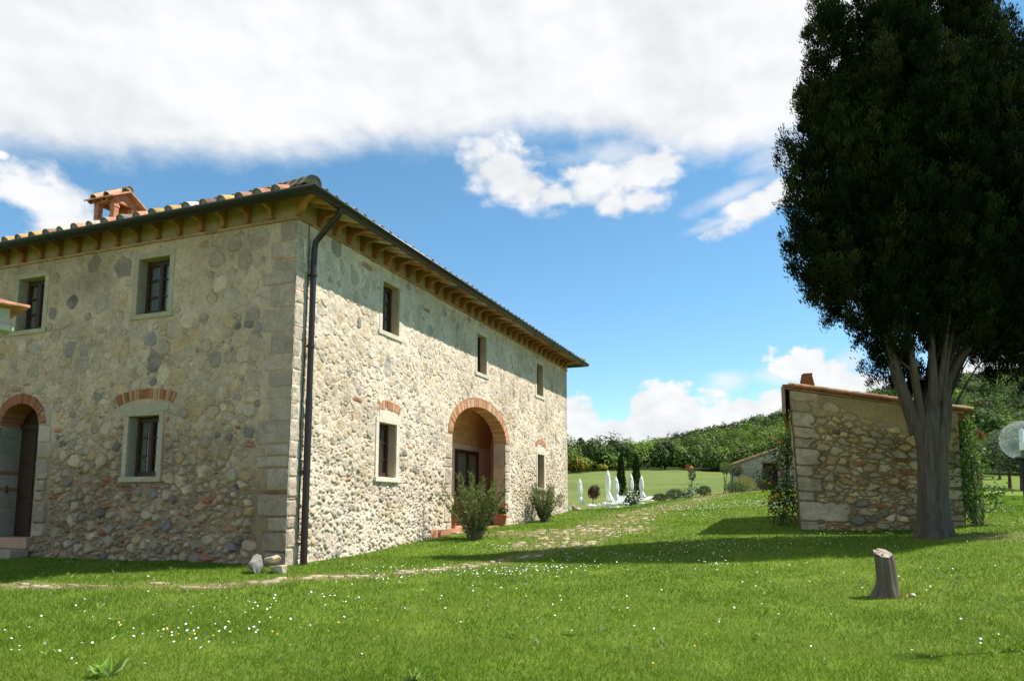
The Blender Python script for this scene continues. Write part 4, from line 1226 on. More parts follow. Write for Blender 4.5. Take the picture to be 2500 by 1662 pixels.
# ------------------------------------------------------------------ stump, rocks, gate pillar, lamp
sx0, sy0 = 5.14, 10.42
st = empty('tree_stump', (sx0, sy0, g1(sx0, sy0)), 0, 'leaning grey cut stump with a cracked sawn top on the lawn', 'stump')
B = MB(); B.col = (.125, .095, .07)
def fl2(an, t):
    lo = max(0, 1 - t * 1.5)
    return 1 + .05 * math.sin(3 * an) + .035 * math.sin(8 * an + 1) + .02 * math.sin(17 * an) + lo * lo * 1.5 * max(0, math.cos(an - 1.75)) ** 3 + lo * .1 * math.sin(4 * an + 1)
B.col = (.125, .10, .076)
B.tube([(.03, 0, -.06), (.028, 0, 0), (.025, 0, .05), (.02, 0, .12), (.018, 0, .2), (.014, 0, .3), (.008, 0, .42), (0, 0, .52), (-.012, .0, .60)], [.155, .15, .143, .137, .133, .131, .128, .124, .118], 48, flute=fl2, cap=False)
B.v = [(x, y, z + .48 * y * min(1, max(0, (z - .3) / .3))) for x, y, z in B.v]
B.build('trunk', M_BARK, st)
B = MB(); tz = .597
n = 40; v = [(0, 0, tz + .004)]
for k in range(n):
    a = 2 * PI * k / n; r = .116 * (1 + .05 * math.sin(3 * a) + .03 * math.sin(8 * a + 1))
    cr = min(abs(((a - q + PI) % (2 * PI)) - PI) for q in (2.2, 3.2, 4.1))
    v.append((-.012 + r * math.cos(a), r * math.sin(a), tz + .48 * r * math.sin(a) - (.03 if cr < .07 else 0)))
for k in range(n): B.add([v[0], v[1 + k], v[1 + (k + 1) % n]], [(0, 1, 2)], jit((.34, .29, .23), .08))
for q, w in ((2.2, .010), (3.25, .008), (4.1, .009)):
    c, s = math.cos(q), math.sin(q)
    B.add([(-.012 + c * .118 - s * w, s * .118 + c * w, tz + .012 + .48 * s * .118), (-.012 + c * .118 + s * w, s * .118 - c * w, tz + .012 + .48 * s * .118), (c * .02, s * .02, tz + .010 + .48 * s * .02)], [(0, 1, 2)], (.03, .022, .018))
B.build('sawn_top', M_BARK, st)

def rock(name, x, y, z, s, seed, col, label, group=None, rz=0.0):
    bm = bmesh.new(); bmesh.ops.create_icosphere(bm, subdivisions=4, radius=1)
    R = np.random.RandomState(seed); pl = unit(R.normal(size=(11, 3))); dd = R.uniform(.42, .74, 11)
    V = np.array([v.co[:] for v in bm.verts])
    for p, d in zip(pl, dd):
        t = V @ p; V -= np.maximum(0, t - d)[:, None] * p[None] * .97
    nn = vnoise(V[:, 0] * 3 + 5, V[:, 1] * 3 + V[:, 2] * 2.3 + 7, seed, 4) - .5
    V *= (1 + nn * .16)[:, None]
    for v, c in zip(bm.verts, V): v.co = c * np.array(s)
    me = bpy.data.meshes.new(name); bm.to_mesh(me); bm.free()
    me.polygons.foreach_set('use_smooth', [True] * len(me.polygons))
    cc = np.array(col)[None] * (.75 + .5 * vnoise(V[:, 0] * 4, V[:, 2] * 4, seed + 3, 4))[:, None]
    set_col(me, cc); me.materials.append(M_STONE)
    o = link(bpy.data.objects.new(name, me)); o.location = (x, y, z); o.rotation_euler = (0, 0, rz)
    return tag(o, label, 'rock', group)
gq = 'field stones by the farmhouse corner'
rock('field_stone', -4.36, 12.82, g1(-4.36, 12.82) + .12, (.20, .17, .22), 1, (.25, .23, .19), 'dark grey pointed field stone, biggest of three at the farmhouse corner', gq)
rock('field_stone', -4.10, 12.92, g1(-4.10, 12.92) + .215, (.14, .11, .09), 2, (.47, .37, .25), 'pale tan block lying on top of another stone at the farmhouse corner', gq, .5)
rock('field_stone', -3.98, 12.84, g1(-3.98, 12.84) + .06, (.20, .15, .12), 5, (.44, .36, .25), 'low buff stone half sunk in grass under the tan block', gq, .3)
rock('field_stone', 2.37, 30.5, g1(2.37, 30.5) + .07, (.11, .11, .10), 6, (.40, .39, .36), 'grey boulder against the far end of the farmhouse wall', 'boulders at the far end of the farmhouse')
rock('field_stone', 2.52, 30.6, g1(2.52, 30.6) + .12, (.10, .10, .17), 7, (.36, .23, .15), 'upright reddish brown boulder beyond the far farmhouse corner', 'boulders at the far end of the farmhouse')
rock('field_stone', 2.68, 30.6, g1(2.68, 30.6) + .06, (.17, .11, .11), 8, (.46, .32, .21), 'long tan boulder lying next to the nearest closed parasol', 'boulders at the far end of the farmhouse')
rock('pale_stone', sx0 + .33, sy0 - .05, g1(sx0 + .33, sy0 - .05) + .02, (.06, .05, .035), 9, (.6, .55, .48), 'small whitish stone in the grass touching the stump')

# stone pillar with a tile cap just outside the left edge; only its top reaches into view
gp = empty('gate_pillar', (-5.02, 6.55, g1(-5.02, 6.55)), math.radians(48), 'stone pillar with moulded capital and terracotta cap at the left edge', 'pillar')
B = MB(); z = -.2
for i, h in enumerate((.45, .38, .42, .36, .40, .44, .38, .40)):
    B.box(-.25, .25, -.25, .25, z, z + h - .008, jit((.42, .39, .31), .1), jit=.004); z += h
B.box(-.243, .243, -.243, .243, -.2, z, (.36, .32, .25))
B.build('shaft', M_STONE, gp, bevel=.012)
zb = z
B = MB(); B.box(-.30, .30, -.30, .30, zb, zb + .05, (.40, .36, .28)); B.box(-.36, .36, -.36, .36, zb + .05, zb + .105, (.50, .46, .36)); B.box(-.33, .33, -.33, .33, zb + .105, zb + .27, (.47, .43, .34))
B.build('capital', M_STONE, gp, bevel=.012)
B = MB(); B.box(-.45, .45, -.45, .45, zb + .27, zb + .297, (.50, .24, .15)); B.prism([(-.43, zb + .298), (.43, zb + .298), (0, zb + .33)], lambda a, p, q: (p, a, q), -.43, .43, (.46, .22, .13))
B.build('tile_cap', M_TILE, gp, bevel=.006)

lx, ly = 5.205, 7.55
lamp = empty('globe_lamp', (lx, ly, g1(lx, ly)), 0, 'clear glass globe garden lamp on a black post', 'lamp')
gzr = 2.265 - g1(lx, ly)
B = MB(); B.lathe([(.2 * math.sin(a), -.2 * math.cos(a)) for a in np.linspace(.42, PI - .001, 26)], (0, 0, gzr), 40, cap=False); B.build('globe', M_GLOBE, lamp)
B = MB(); B.tube([(0, 0, -.1), (0, 0, gzr - .20)], .03, 14); B.lathe([(.06, -.0), (.06, .03), (.035, .10)], (0, 0, 0), 14); B.build('post', M_BLACK, lamp)
B = MB(); B.lathe([(.04, -.205), (.085, -.205), (.088, -.18), (.075, -.175), (.07, -.165)], (0, 0, gzr), 24); B.build('collar', M_BLACK, lamp)
B = MB(); B.lathe([(.018, -.165), (.018, -.10)], (0, 0, gzr), 12); B.build('socket', M_BLACK, lamp)
B = MB(); B.lathe([(.026, -.10), (.03, -.03), (.022, -.02), (.022, .10), (.012, .118)], (0, 0, gzr), 16); B.build('bulb', mat('bulb_glass', (.72, .74, .74), rough=.3, var=.0), lamp)

# ------------------------------------------------------------------ shrubs by the house
def oleander(x, y, hgt, wid, nst, label, seed):
    NR.seed(seed); random.seed(seed)
    o = empty('oleander_bush', (x, y, g1(x, y)), 0, label, 'bush', 'oleander bushes along the sunlit wall')
    B = MB(); B.col = (.16, .14, .09); P = []; D = []; C = []
    for i in range(nst):
        a = random.uniform(0, 2 * PI); lean = random.uniform(.10, 1.0) ** .8; h = hgt * random.uniform(.55, 1.0) * (1 - .22 * lean); r = wid / 2 * lean * random.uniform(.7, 1.1)
        r0 = random.uniform(.02, .16); p = []
        for k in range(7):
            t = k / 6
            p.append((math.cos(a) * (r0 + r * t ** 1.25), math.sin(a) * (r0 + r * t ** 1.25), h * t - .03))
        B.tube(p, [.011 - .007 * k / 6 for k in range(7)], 5, jit(B.col, .2))
        p = np.array(p); m = int(NR.uniform(45, 80))
        t = 1 - NR.uniform(0, .88, m) ** 1.25
        f = t * 6; j = np.clip(f.astype(int), 0, 5); q = p[j] * (1 - (f - j))[:, None] + p[j + 1] * (f - j)[:, None]
        ax = unit(p[6:7] - p[4:5]); dr = NR.normal(size=(m, 3)); dr[:, 2] *= .5
        dd = unit(dr) * .8 + ax * .75
        P.append(q); D.append(dd)
        g = np.array(random.choice(((.095, .135, .030), (.135, .165, .038), (.07, .105, .026), (.18, .19, .055))))
        C.append(g[None] * NR.uniform(.7, 1.35, (m, 1)))
    B.build('stem', M_BARK, o)
    P = np.concatenate(P); D = np.concatenate(D); C = np.concatenate(C)
    leaves('foliage', P, D, NR.uniform(.09, .16, len(P)), NR.uniform(.016, .026, len(P)), C, M_LEAF, o, bend=.08)
oleander(-.92, 18.69, 1.80, 1.62, 58, 'tall full oleander bush standing in front of the big brick arch', 51)
oleander(1.10, 25.5, 1.45, 1.70, 46, 'shorter open oleander bush leaning against the wall past the big arch', 52)

def pot(t, s, z, label, sd, fl=6):
    random.seed(sd); NR.seed(sd)
    o = empty('potted_geranium', hw(t, s, z), 0, label, 'potted plant', 'geranium pots in the big arch')
    B = MB(); B.lathe([(.10, .004), (.135, .30), (.155, .305), (.158, .36), (.135, .362), (.13, .33)], (0, 0, 0), 20); B.build('pot', M_CLAY, o)
    n = 260; q = sphere_pts(n) * NR.uniform(.3, 1, (n, 1)) * np.array([.20, .20, .15]) + np.array([0, 0, .46])
    leaves('foliage', q, sphere_pts(n) + np.array([0, 0, .6]), .06, .055, pick([(.06, .12, .03), (.045, .09, .02)], n), M_LEAF, o)
    for i in range(fl):
        a = random.uniform(0, 2 * PI); r = random.uniform(.03, .2); c = (r * math.cos(a), r * math.sin(a), random.uniform(.52, .68)); m = 40
        leaves('flower', np.array(c) + sphere_pts(m) * .02, sphere_pts(m), .035, .03, pick([(.70, .045, .02), (.62, .03, .02)], m, .15), M_FLOWER, o)
pot(10.32, -.02, .99, 'terracotta pot of red geraniums at the right jamb of the big arch', 1, 7)
pot(9.05, .10, 1.0, 'pot of red geraniums half hidden behind the tall oleander', 2, 4)
pot(7.02, .10, 1.0, 'pot of red geraniums at the left jamb of the big arch', 3, 3)

def bush(name, x, y, rx, rz, n, lf, pal, label, cat, group=None, up=.5, shape=1.0, stemcol=(.12, .1, .07), nst=7, zbase=0.0, seed=1, ry=None, var=.3, mt=None):
    """low shrub: short stems and leaves filling a dome"""
    NR.seed(seed); random.seed(seed)
    ry = ry or rx
    o = empty(name, (x, y, g1(x, y)), 0, label, cat, group)
    B = MB()
    for i in range(nst):
        a = random.uniform(0, 2 * PI); r = random.uniform(.2, .8)
        B.tube([(0, 0, -.03), (rx * r * .4 * math.cos(a), ry * r * .4 * math.sin(a), zbase + rz * .5), (rx * r * math.cos(a), ry * r * math.sin(a), zbase + rz * 1.3)], [.02, .013, .006], 5, stemcol)
    B.build('stem', M_BARK, o)
    q = sphere_pts(n) * (NR.uniform(.25, 1.0, (n, 1)) ** .5)
    nn = vnoise(q[:, 0] * 2 + 3, q[:, 2] * 2 + q[:, 1] * 2 + 9, seed, 3)
    P = q * np.array([rx, ry, rz]) * (.72 + .55 * nn[:, None]) + np.array([0, 0, zbase + rz * .85])
    P[:, 2] = np.maximum(P[:, 2], .02)
    D = q * (1 - up) + np.array([0, 0, up]) + NR.normal(size=(n, 3)) * .3
    leaves('foliage', P, D, NR.uniform(lf[0] * .7, lf[0] * 1.3, n), lf[1], pick(pal, n, var), mt or M_LEAF, o)
    return o
# yellow rose climbing beside the outbuilding
rb = bush('rose_bush', 7.38, 20.5, .38, .60, 600, (.075, .05), [(.05, .09, .02), (.075, .125, .03), (.04, .07, .02)], 'rose bush with yellow and orange blooms growing by the left corner of the stone outbuilding', 'rose bush', seed=5, nst=6)
NR.seed(8); random.seed(8)
P = []; B = MB()
for p in ([(.35, -.7, -.05), (.2, -.4, .5), (.05, -.1, 1.2), (-.1, 0, 1.9), (-.25, .05, 2.35)], [(.33, -.68, -.05), (.25, -.3, .7), (.2, 0, 1.6), (.12, .05, 2.4)], [(.3, -.6, -.05), (.0, -.2, .6), (-.3, 0, 1.0), (-.48, .05, 1.4)], [(.1, -.1, .8), (.25, .1, 1.7), (.3, .1, 2.25)]):
    B.tube(p, [.02 - .003 * k for k in range(len(p))], 6, (.09, .08, .05))
    a = np.array(p); m = 420; f = NR.uniform(.9, len(p) - 1.001, m); j = f.astype(int); P.append(a[j] * (1 - (f - j))[:, None] + a[j + 1] * (f - j)[:, None] + NR.normal(size=(m, 3)) * .12)
B.build('climbing_stem', M_BARK, rb)
P = np.concatenate(P); leaves('climbing_foliage', P, NR.normal(size=P.shape) + np.array([0, 0, .3]), .075, .05, pick([(.05, .09, .02), (.08, .13, .03), (.11, .16, .05)], len(P)), M_LEAF, rb)
for (a, bq, c, s) in ((-.28, -.1, 2.40, .05), (-.05, -.1, 2.36, .055), (.02, -.15, 2.28, .06), (.10, -.1, 2.33, .045), (.05, -.2, 1.83, .055), (-.45, -.1, 1.20, .045), (-.55, -.15, .92, .05), (-.36, -.2, 1.14, .045), (-.42, -.3, .72, .08), (-.2, -.3, .80, .085), (-.55, -.2, .60, .05), (.0, -.3, .45, .045), (-.12, -.3, 1.36, .04), (.2, -.3, -.02 + .2, .07)):
    m = 60; q = sphere_pts(m); s *= .66; cc = random.choice([(.76, .54, .08), (.75, .42, .08), (.78, .60, .16), (.74, .38, .08)])
    leaves('rose', np.array([a, bq, c]) + q * s * .55, q + NR.normal(size=q.shape) * .5, s * .9, s * .9, pick([cc], m, .2), M_FLOWER, rb)
# green vine on the right end of the outbuilding
NR.seed(31); random.seed(31)
vx, vy = 11.09, 18.10
vn = empty('climbing_vine', (vx, vy, g1(vx, vy)), 0, 'bright green climbing vine covering the right end of the stone outbuilding', 'vine')
B = MB(); P = []
for k in range(9):
    x0 = random.uniform(-.2, .25); p = [(x0 * .5 + .1, -.15, -.04)]
    for i in range(1, 8): p.append((x0 + .12 * math.sin(i * 1.3 + k) + .03, -.1 + .05 * math.sin(i + k) + .02 * i, i * .36))
    B.tube(p, [.02 - .002 * i for i in range(8)], 6, (.13, .11, .08))
    a = np.array(p); m = 260; f = 6.99 * NR.uniform(.03, 1, m) ** .75; j = f.astype(int); P.append(a[j] * (1 - (f - j))[:, None] + a[j + 1] * (f - j)[:, None] + NR.normal(size=(m, 3)) * np.array([.13, .12, .1]))
p = [(.1, -.15, .35), (.30, -.2, .30), (.48, -.2, .42), (.50, -.2, .62)]; B.tube(p, .012, 5, (.13, .11, .08)); a = np.array([(.45, -.2, .75)]); P.append(a + NR.normal(size=(220, 3)) * np.array([.17, .12, .13]))
B.tube([(.0, -.2, .45), (.14, -.25, .0), (.35, -.25, .05)], .012, 5, (.2, .18, .14))
B.build('stem', M_BARK, vn)
P = np.concatenate(P); leaves('foliage', P, NR.normal(size=P.shape) + np.array([0, -.3, -.2]), NR.uniform(.05, .10, len(P)), NR.uniform(.045, .075, len(P)), pick([(.085, .17, .025), (.12, .21, .035), (.055, .11, .02)], len(P), .3), M_LEAF, vn)

# ------------------------------------------------------------------ pool side
def parasol(x, y, h, label, seed, lean=0.0):
    random.seed(seed)
    o = empty('closed_parasol', (x, y, g1(x, y)), 0, label, 'parasol', 'closed white parasols beyond the lawn')
    k = h / 2.4
    B = MB(); B.tube([(0, 0, 0), (0, 0, 2.38 * k)], .026, 8); B.build('pole', M_WHITE, o)
    B = MB(); B.lathe([(.26, 0), (.26, .04), (.06, .07), (.05, .25)], (0, 0, 0), 14); B.build('base', M_WHITE, o)
    ph = random.uniform(0, 6)
    pl = lambda an, z: 1 + .16 * math.sin(8 * an + ph) + .06 * math.sin(3 * an + ph)
    sw = random.uniform(.05, .12)
    prof = [(.10, .52), (.205, .53), (.20, .62), (.16, .85), (.115, 1.02), (.10, 1.06), (.125, 1.12), (.165, 1.35), (.17, 1.6), (.15, 1.85), (.125, 2.02), (.10, 2.1), (.04, 2.3), (.01, 2.36)]
    B = MB(lambda a, b, c: (a + max(0, (1.06 * k - c)) * sw * 2.2, b, c)); B.lathe([(r, z * k) for r, z in prof], (0, 0, 0), 48, flute=pl); B.build('canopy', M_CANVAS, o)
    B = MB(); B.lathe([(.15, 2.04 * k), (.155, 2.07 * k), (.11, 2.2 * k), (.05, 2.36 * k), (.025, 2.41 * k), (.02, 2.46 * k), (.005, 2.48 * k)], (0, 0, 0), 20, flute=lambda an, z: 1 + .07 * math.sin(8 * an)); B.build('vent_cap', M_CANVAS, o)
    B = MB(); B.lathe([(.112, 1.03 * k), (.114, 1.08 * k)], (0, 0, 0), 20); B.build('tie_band', M_CANVAS, o)
parasol(5.09, 56, 2.32, 'closed white parasol nearest the far end of the farmhouse', 1)
parasol(6.05, 47, 2.36, 'largest closed white parasol, in the middle of the row', 2)
parasol(7.05, 50.5, 2.02, 'smaller closed white parasol just right of the largest one', 3)
parasol(9.27, 58, 2.38, 'closed white parasol standing between the two slender cypresses', 4)
parasol(10.42, 60, 2.20, 'closed white parasol on the right end of the row', 5)
def lounger(x, y, rz, back, label, seed):
    o = empty('sun_lounger', (x, y, g1(x, y) + .02), rz, label, 'sun lounger', 'white plastic loungers beside the parasols')
    o.scale = (.82, .85, .66)
    B = MB()
    for i in range(7): B.box(-.30, .30, -.95 + i * .17, -.95 + i * .17 + .14, .34, .37)
    B.box(-.33, -.301, -.97, .95, .30, .38); B.box(.301, .33, -.97, .95, .30, .38); B.build('seat', M_WHITE, o, bevel=.008)
    B = MB(); c, s = math.cos(back), math.sin(back)
    def bk(a, q, w): return (a, .22 + q * c - w * s, .375 + q * s + w * c)
    BB = MB(bk)
    for i in range(5): BB.box(-.28, .28, .02 + i * .15, .02 + i * .15 + .12, 0, .03)
    BB.box(-.32, -.281, 0, .78, -.005, .04); BB.box(.281, .32, 0, .78, -.005, .04); BB.box(-.32, .32, .78, .82, -.005, .04); BB.build('backrest', M_WHITE, o, bevel=.008)
    for sx in (-1, 1):
        B = MB(); B.tube([(sx * .36, -.18, .36), (sx * .36, -.16, .52), (sx * .36, -.10, .58), (sx * .36, .28, .58), (sx * .36, .34, .52), (sx * .36, .36, .36)], .028, 8); B.build('armrest', M_WHITE, o)
        for ly in (-.85, .80):
            B = MB(); B.tube([(sx * .3, ly, .34), (sx * .31, ly + .02, 0)], [.04, .03], 8); B.build('leg', M_WHITE, o)
lounger(5.22, 47.2, .22, .12, 'flat white sun lounger in front of the red leaved little tree', 1)
lounger(6.05, 46.4, .12, .15, 'flat white sun lounger at the foot of the largest parasol', 2)
lounger(6.60, 46.8, -.9, 1.0, 'white sun lounger with its back raised beside the largest parasol', 3)
lounger(9.80, 55.5, -.9, .5, 'white sun lounger tilted up at the foot of the rightmost parasol', 4)
def slender(x, y, h, r, label, seed):
    NR.seed(seed); random.seed(seed)
    o = empty('slender_cypress', (x, y, g1(x, y)), 0, label, 'cypress', 'slender cypresses by the parasols')
    B = MB(); B.tube([(0, 0, -.1), (0, 0, h * .9)], [.06, .012], 7, (.10, .08, .06)); B.build('trunk', M_BARK, o)
    n = 3800; t = NR.uniform(0, 1, n) ** .85; an = NR.uniform(0, 2 * PI, n)
    pr = r * np.minimum(1, (t * 7 + .6) ** .6) * (1 - t ** 2.4) ** .7 * NR.uniform(.5, 1.03, n) * (1 + .16 * np.sin(3 * an + t * 8))
    P = np.stack([pr * np.cos(an), pr * np.sin(an), t * h * .96 + .08], 1)
    D = np.stack([np.cos(an) * .3, np.sin(an) * .3, np.ones(n)], 1) + NR.normal(size=(n, 3)) * .15
    leaves('crown', P, D, NR.uniform(.12, .24, n), .05, pick([(.018, .034, .010), (.025, .045, .012), (.035, .055, .014)], n, .3), M_CYP, o)
slender(8.51, 58, 4.0, .36, 'slender dark cypress left of the parasols gap, the straighter of two', 61)
slender(10.70, 64, 4.1, .40, 'slender dark cypress with a bushy shrub at its foot, the right one of two', 62)
def standard(name, x, y, hst, rc, n, lf, pal, label, cat, seed, lean=(0, 0), rz=None):
    """little tree: bare stem and ball of leaves"""
    NR.seed(seed); random.seed(seed)
    o = empty(name, (x, y, g1(x, y)), 0, label, cat)
    B = MB(); B.tube([(0, 0, -.05), (lean[0] * .5, lean[1] * .5, hst * .5), (lean[0], lean[1], hst + rc * .4)], [.03, .024, .018], 7, (.10, .07, .05))
    for i in range(7):
        a = random.uniform(0, 2 * PI); B.tube([(lean[0], lean[1], hst), (lean[0] + rc * .6 * math.cos(a), lean[1] + rc * .6 * math.sin(a), hst + rc * random.uniform(.4, 1.4))], [.014, .005], 5, (.1, .07, .05))
    B.build('trunk', M_BARK, o)
    q = sphere_pts(n) * NR.uniform(.2, 1, (n, 1)) ** .5; nn = vnoise(q[:, 0] * 2 + 3, q[:, 2] * 2 + q[:, 1] * 2 + 9, seed, 3)
    P = q * np.array([rc, rc, rz or rc]) * (.6 + .75 * nn[:, None]) + np.array([lean[0], lean[1], hst + (rz or rc) * .9])
    leaves('crown', P, q + NR.normal(size=q.shape) * .5 + np.array([0, 0, .3]), lf[0], lf[1], pick(pal, n, .3), M_LEAF, o)
    return o
standard('red_leaf_tree', 5.95, 56, .85, .42, 700, (.14, .09), [(.06, .055, .035), (.16, .045, .03), (.05, .07, .03), (.10, .05, .04)], 'small tree with dark reddish leaves between the first two parasols', 'small tree', 71, (.18, 0), .5)
o = standard('standard_rose', 11.91, 50, 1.15, .25, 330, (.10, .07), [(.05, .08, .03), (.09, .05, .03), (.06, .1, .03)], 'tall standard rose with one big orange bloom and white flowers below', 'rose', 72, (.20, 0), .45)
leaves('rose', np.array([.12, -.1, 2.0]) + sphere_pts(60) * .07, sphere_pts(60), .11, .11, pick([(.75, .36, .12)], 60, .15), M_FLOWER, o)
leaves('red_shoot', np.array([-.12, 0, 2.05]) + sphere_pts(40) * .10, sphere_pts(40), .12, .06, pick([(.28, .05, .03)], 40, .2), M_LEAF, o)
q = NR.uniform(0, 1, 520); leaves('lower_foliage', np.stack([-.25 + .5 * q + NR.normal(size=520) * .2, NR.normal(size=520) * .2, .05 + q * 1.0 * NR.uniform(.2, 1, 520)], 1), NR.normal(size=(520, 3)), .11, .08, pick([(.05, .09, .03), (.07, .11, .03)], 520), M_LEAF, o)
q = NR.uniform(0, 1, 110); leaves('white_blossom', np.stack([-.28 + .55 * q + NR.normal(size=110) * .2, -.2 + NR.normal(size=110) * .15, .05 + q * 1.05 * NR.uniform(.2, 1, 110)], 1), NR.normal(size=(110, 3)), .09, .08, pick([(.75, .74, .70)], 110, .1), M_FLOWER, o)
standard('olive_standard', 15.0, 53, 1.45, .52, 900, (.13, .045), [(.08, .125, .035), (.06, .10, .025), (.11, .15, .05)], 'small round headed tree with a leaning stem by the far shed', 'small tree', 73, (.35, 0), .42)
standard('red_standard', 16.35, 53, 1.15, .33, 420, (.12, .08), [(.07, .06, .04), (.13, .06, .05), (.06, .09, .03)], 'thin stemmed little tree with purplish leaves in front of the blond grass', 'small tree', 74, (-.25, 0), .4)
LAV = [(.065, .095, .045), (.055, .085, .035), (.085, .11, .06)]; lg = 'lavender cushions along the edge of the lawn'
bush('lavender_bush', 11.30, 57, .55, .30, 900, (.15, .035), [(.045, .06, .03), (.065, .06, .05), (.04, .055, .03)], 'small dark lavender cushion nearest the parasols', 'shrub', lg, seed=81)
bush('lavender_bush', 11.33, 52, .62, .36, 1200, (.17, .03), LAV + [(.05, .05, .045)], 'grey green lavender cushion with brownish foot left of the tall rose', 'shrub', lg, seed=82)
bush('lavender_bush', 13.38, 52, .50, .36, 1100, (.18, .03), LAV, 'rounded green lavender cushion right of the tall rose', 'shrub', lg, seed=83)
bush('lavender_bush', 15.35, 51.5, .62, .40, 1200, (.17, .03), [(.06, .11, .04), (.08, .13, .05)], 'green lavender cushion at the foot of the round headed tree', 'shrub', lg, seed=84)
bush('flowering_shrub', 8.05, 51, .48, .55, 1000, (.14, .08), [(.05, .09, .025), (.09, .14, .03), (.12, .15, .03)], 'leafy yellow green shrub between the slender cypresses', 'shrub', seed=85)
o = bush('white_rose_bush', 7.75, 48.5, .48, .30, 700, (.13, .08), [(.05, .08, .035), (.07, .10, .06), (.09, .11, .09)], 'low bush with white blooms in front of the slender cypresses', 'shrub', seed=86)
leaves('white_blossom', np.stack([NR.uniform(-.4, .45, 90), -.3 + NR.normal(size=90) * .12, NR.uniform(.1, .95, 90)], 1), NR.normal(size=(90, 3)), .10, .08, pick([(.72, .73, .70)], 90, .1), M_FLOWER, o)
bush('blond_grass', 16.95, 54.5, .75, .48, 2600, (.42, .012), [(.30, .25, .11), (.26, .24, .10), (.20, .21, .08)], 'clump of blond ornamental grass in front of the far shed wall', 'grass clump', seed=87, up=.55)
bush('red_shrub', 18.95, 56.2, .33, .40, 420, (.13, .08), [(.22, .06, .045), (.16, .08, .05), (.08, .09, .04)], 'red leaved shrub beside the dark door of the far shed', 'shrub', seed=88)
bush('weedy_shrub', 14.85, 48, .30, .22, 420, (.16, .03), [(.08, .12, .03), (.12, .14, .05)], 'small feathery weed clump on the lawn edge below the blond grass', 'shrub', seed=89)
# flowers of the bed
NR.seed(90)
n = 90; fx = np.concatenate([NR.uniform(11.8, 15.5, 50), NR.uniform(18, 20.5, 40)]); fy = np.concatenate([NR.uniform(49.5, 51, 50), NR.uniform(55.2, 56, 40)])
leaves_o = leaves('bed_flowers', np.stack([fx, fy, gz(fx, fy) + NR.uniform(.05, .18, n)], 1), NR.normal(size=(n, 3)), .055, .055, pick([(.75, .45, .05), (.75, .30, .06), (.70, .12, .08), (.75, .55, .1)], n, .15), M_FLOWER)
tag(leaves_o, 'scattered orange and yellow flowers along the garden bed', 'flowers', kind='stuff')

# ------------------------------------------------------------------ far shed
fx0, fy0 = 17.0, 58.0
fs = empty('far_shed', (fx0, fy0, g1(fx0, fy0)), -.29, 'low stone shed with a slanting tile roof and dark doorway beyond the garden', 'shed')
gw = 6.6; zl, zr = 2.02, 4.25; dx0, dx1, dz = 2.42, 3.52, 2.32
FXm = lambda t, d, z: (t, -d, z)
def hole_f(x, z): return (x > dx0) & (x < dx1) & (z < dz)
xs = lines(0, gw, .05, (dx0, dx1)); zs = lines(-.4, 4.3, .05, (dz,))
X, Z, H, C = stone_field(xs, zs, scatter_sites(0, gw, -.3, 4.3, lambda x, z: (.72, .95, 1.7, .06, .05), [], 91, tries=.7), 92, gap=.02, mortar=(.40, .37, .31), out=.04, tint=(.86, .86, .86))
Zt = -.4 + (Z + .4) * (zl + (zr - zl) * X / gw + .4) / 4.7
Zt = np.where(Z <= dz, np.where(Z > dz * .8, Zt, Zt), Zt)
ni, nj = len(xs), len(zs); idx = np.arange(ni * nj).reshape(ni, nj)
Fq = np.stack([idx[:-1, :-1], idx[1:, :-1], idx[1:, 1:], idx[:-1, 1:]], -1)
xm, zm = np.meshgrid((xs[:-1] + xs[1:]) / 2, np.arange(nj - 1), indexing='ij'); zmid = (Zt[:-1, :-1] + Zt[1:, 1:]) / 2
np_mesh('front_wall', np.stack(FXm(X, H, Zt), -1).reshape(-1, 3), Fq[~hole_f(xm, zmid)], M_MASON, fs, C.reshape(-1, 3), smooth=True)
B = MB(); B.box(0, .3, .01, 6, -.4, zl - .05, (.48, .43, .34)); B.box(gw - .3, gw, .01, 6, -.4, zr - .05, (.48, .43, .34)); B.box(.3, gw - .3, 5.7, 6, -.4, zl - .05, (.45, .4, .32)); B.build('side_wall', M_PLAST, fs)
B = MB(FXm); B.box(dx0 - .08, dx1 + .08, -.02, .035, dz - .06, dz + .10, (.20, .14, .10)); B.build('lintel', M_STONE, fs)
B = MB(FXm); B.box(dx0, dx0 + .45, -.35, -.30, -.2, dz, (.05, .03, .02)); B.box(dx0 + .45, dx1, -.8, -.75, -.2, dz, (.02, .016, .013)); B.box(dx0 + .62, dx0 + .72, -.40, -.3, -.2, dz, (.10, .05, .03)); B.build('door', M_DOOR, fs)
B = MB(); sl = (zr - zl) / gw
B.prism([(-.55, zl - .55 * sl + .02), (gw + .3, zr + .3 * sl + .02), (gw + .3, zr + .3 * sl + .12), (-.55, zl - .55 * sl + .12)], lambda a, t, z: FXm(t, a, z), -6.2, .16, (.38, .22, .14))
rf = B.build('roof', M_TILE, fs)
TV, TF, TC = [], [], []
for r_ in range(13):
    for q in range(17):
        a = Vector(FXm(-.62 + q * .44, .10 - r_ * .48, zl + sl * (-.62 + q * .44) + .13)); b2 = Vector(FXm(-.62 + q * .44 + .5, .10 - r_ * .48, zl + sl * (-.62 + q * .44 + .5) + .12))
        coppo(a, b2, .12, .10, Vector((0, 0, 1)), Vector((0, 1, 0)), jit((.34, .215, .15), .18), 5)
np_mesh('roof_tiles', TV, TF, M_TILE, rf, TC, 'FACE')
tr = empty('trellis', (15.95, 54.6, g1(15.95, 54.6)), 0, 'thin black metal trellis standing at the left corner of the far shed', 'trellis')
B = MB(); B.tube([(-.32, 0, -.1), (-.42, 0, 1.85)], .03, 6); B.build('post', M_BLACK, tr)
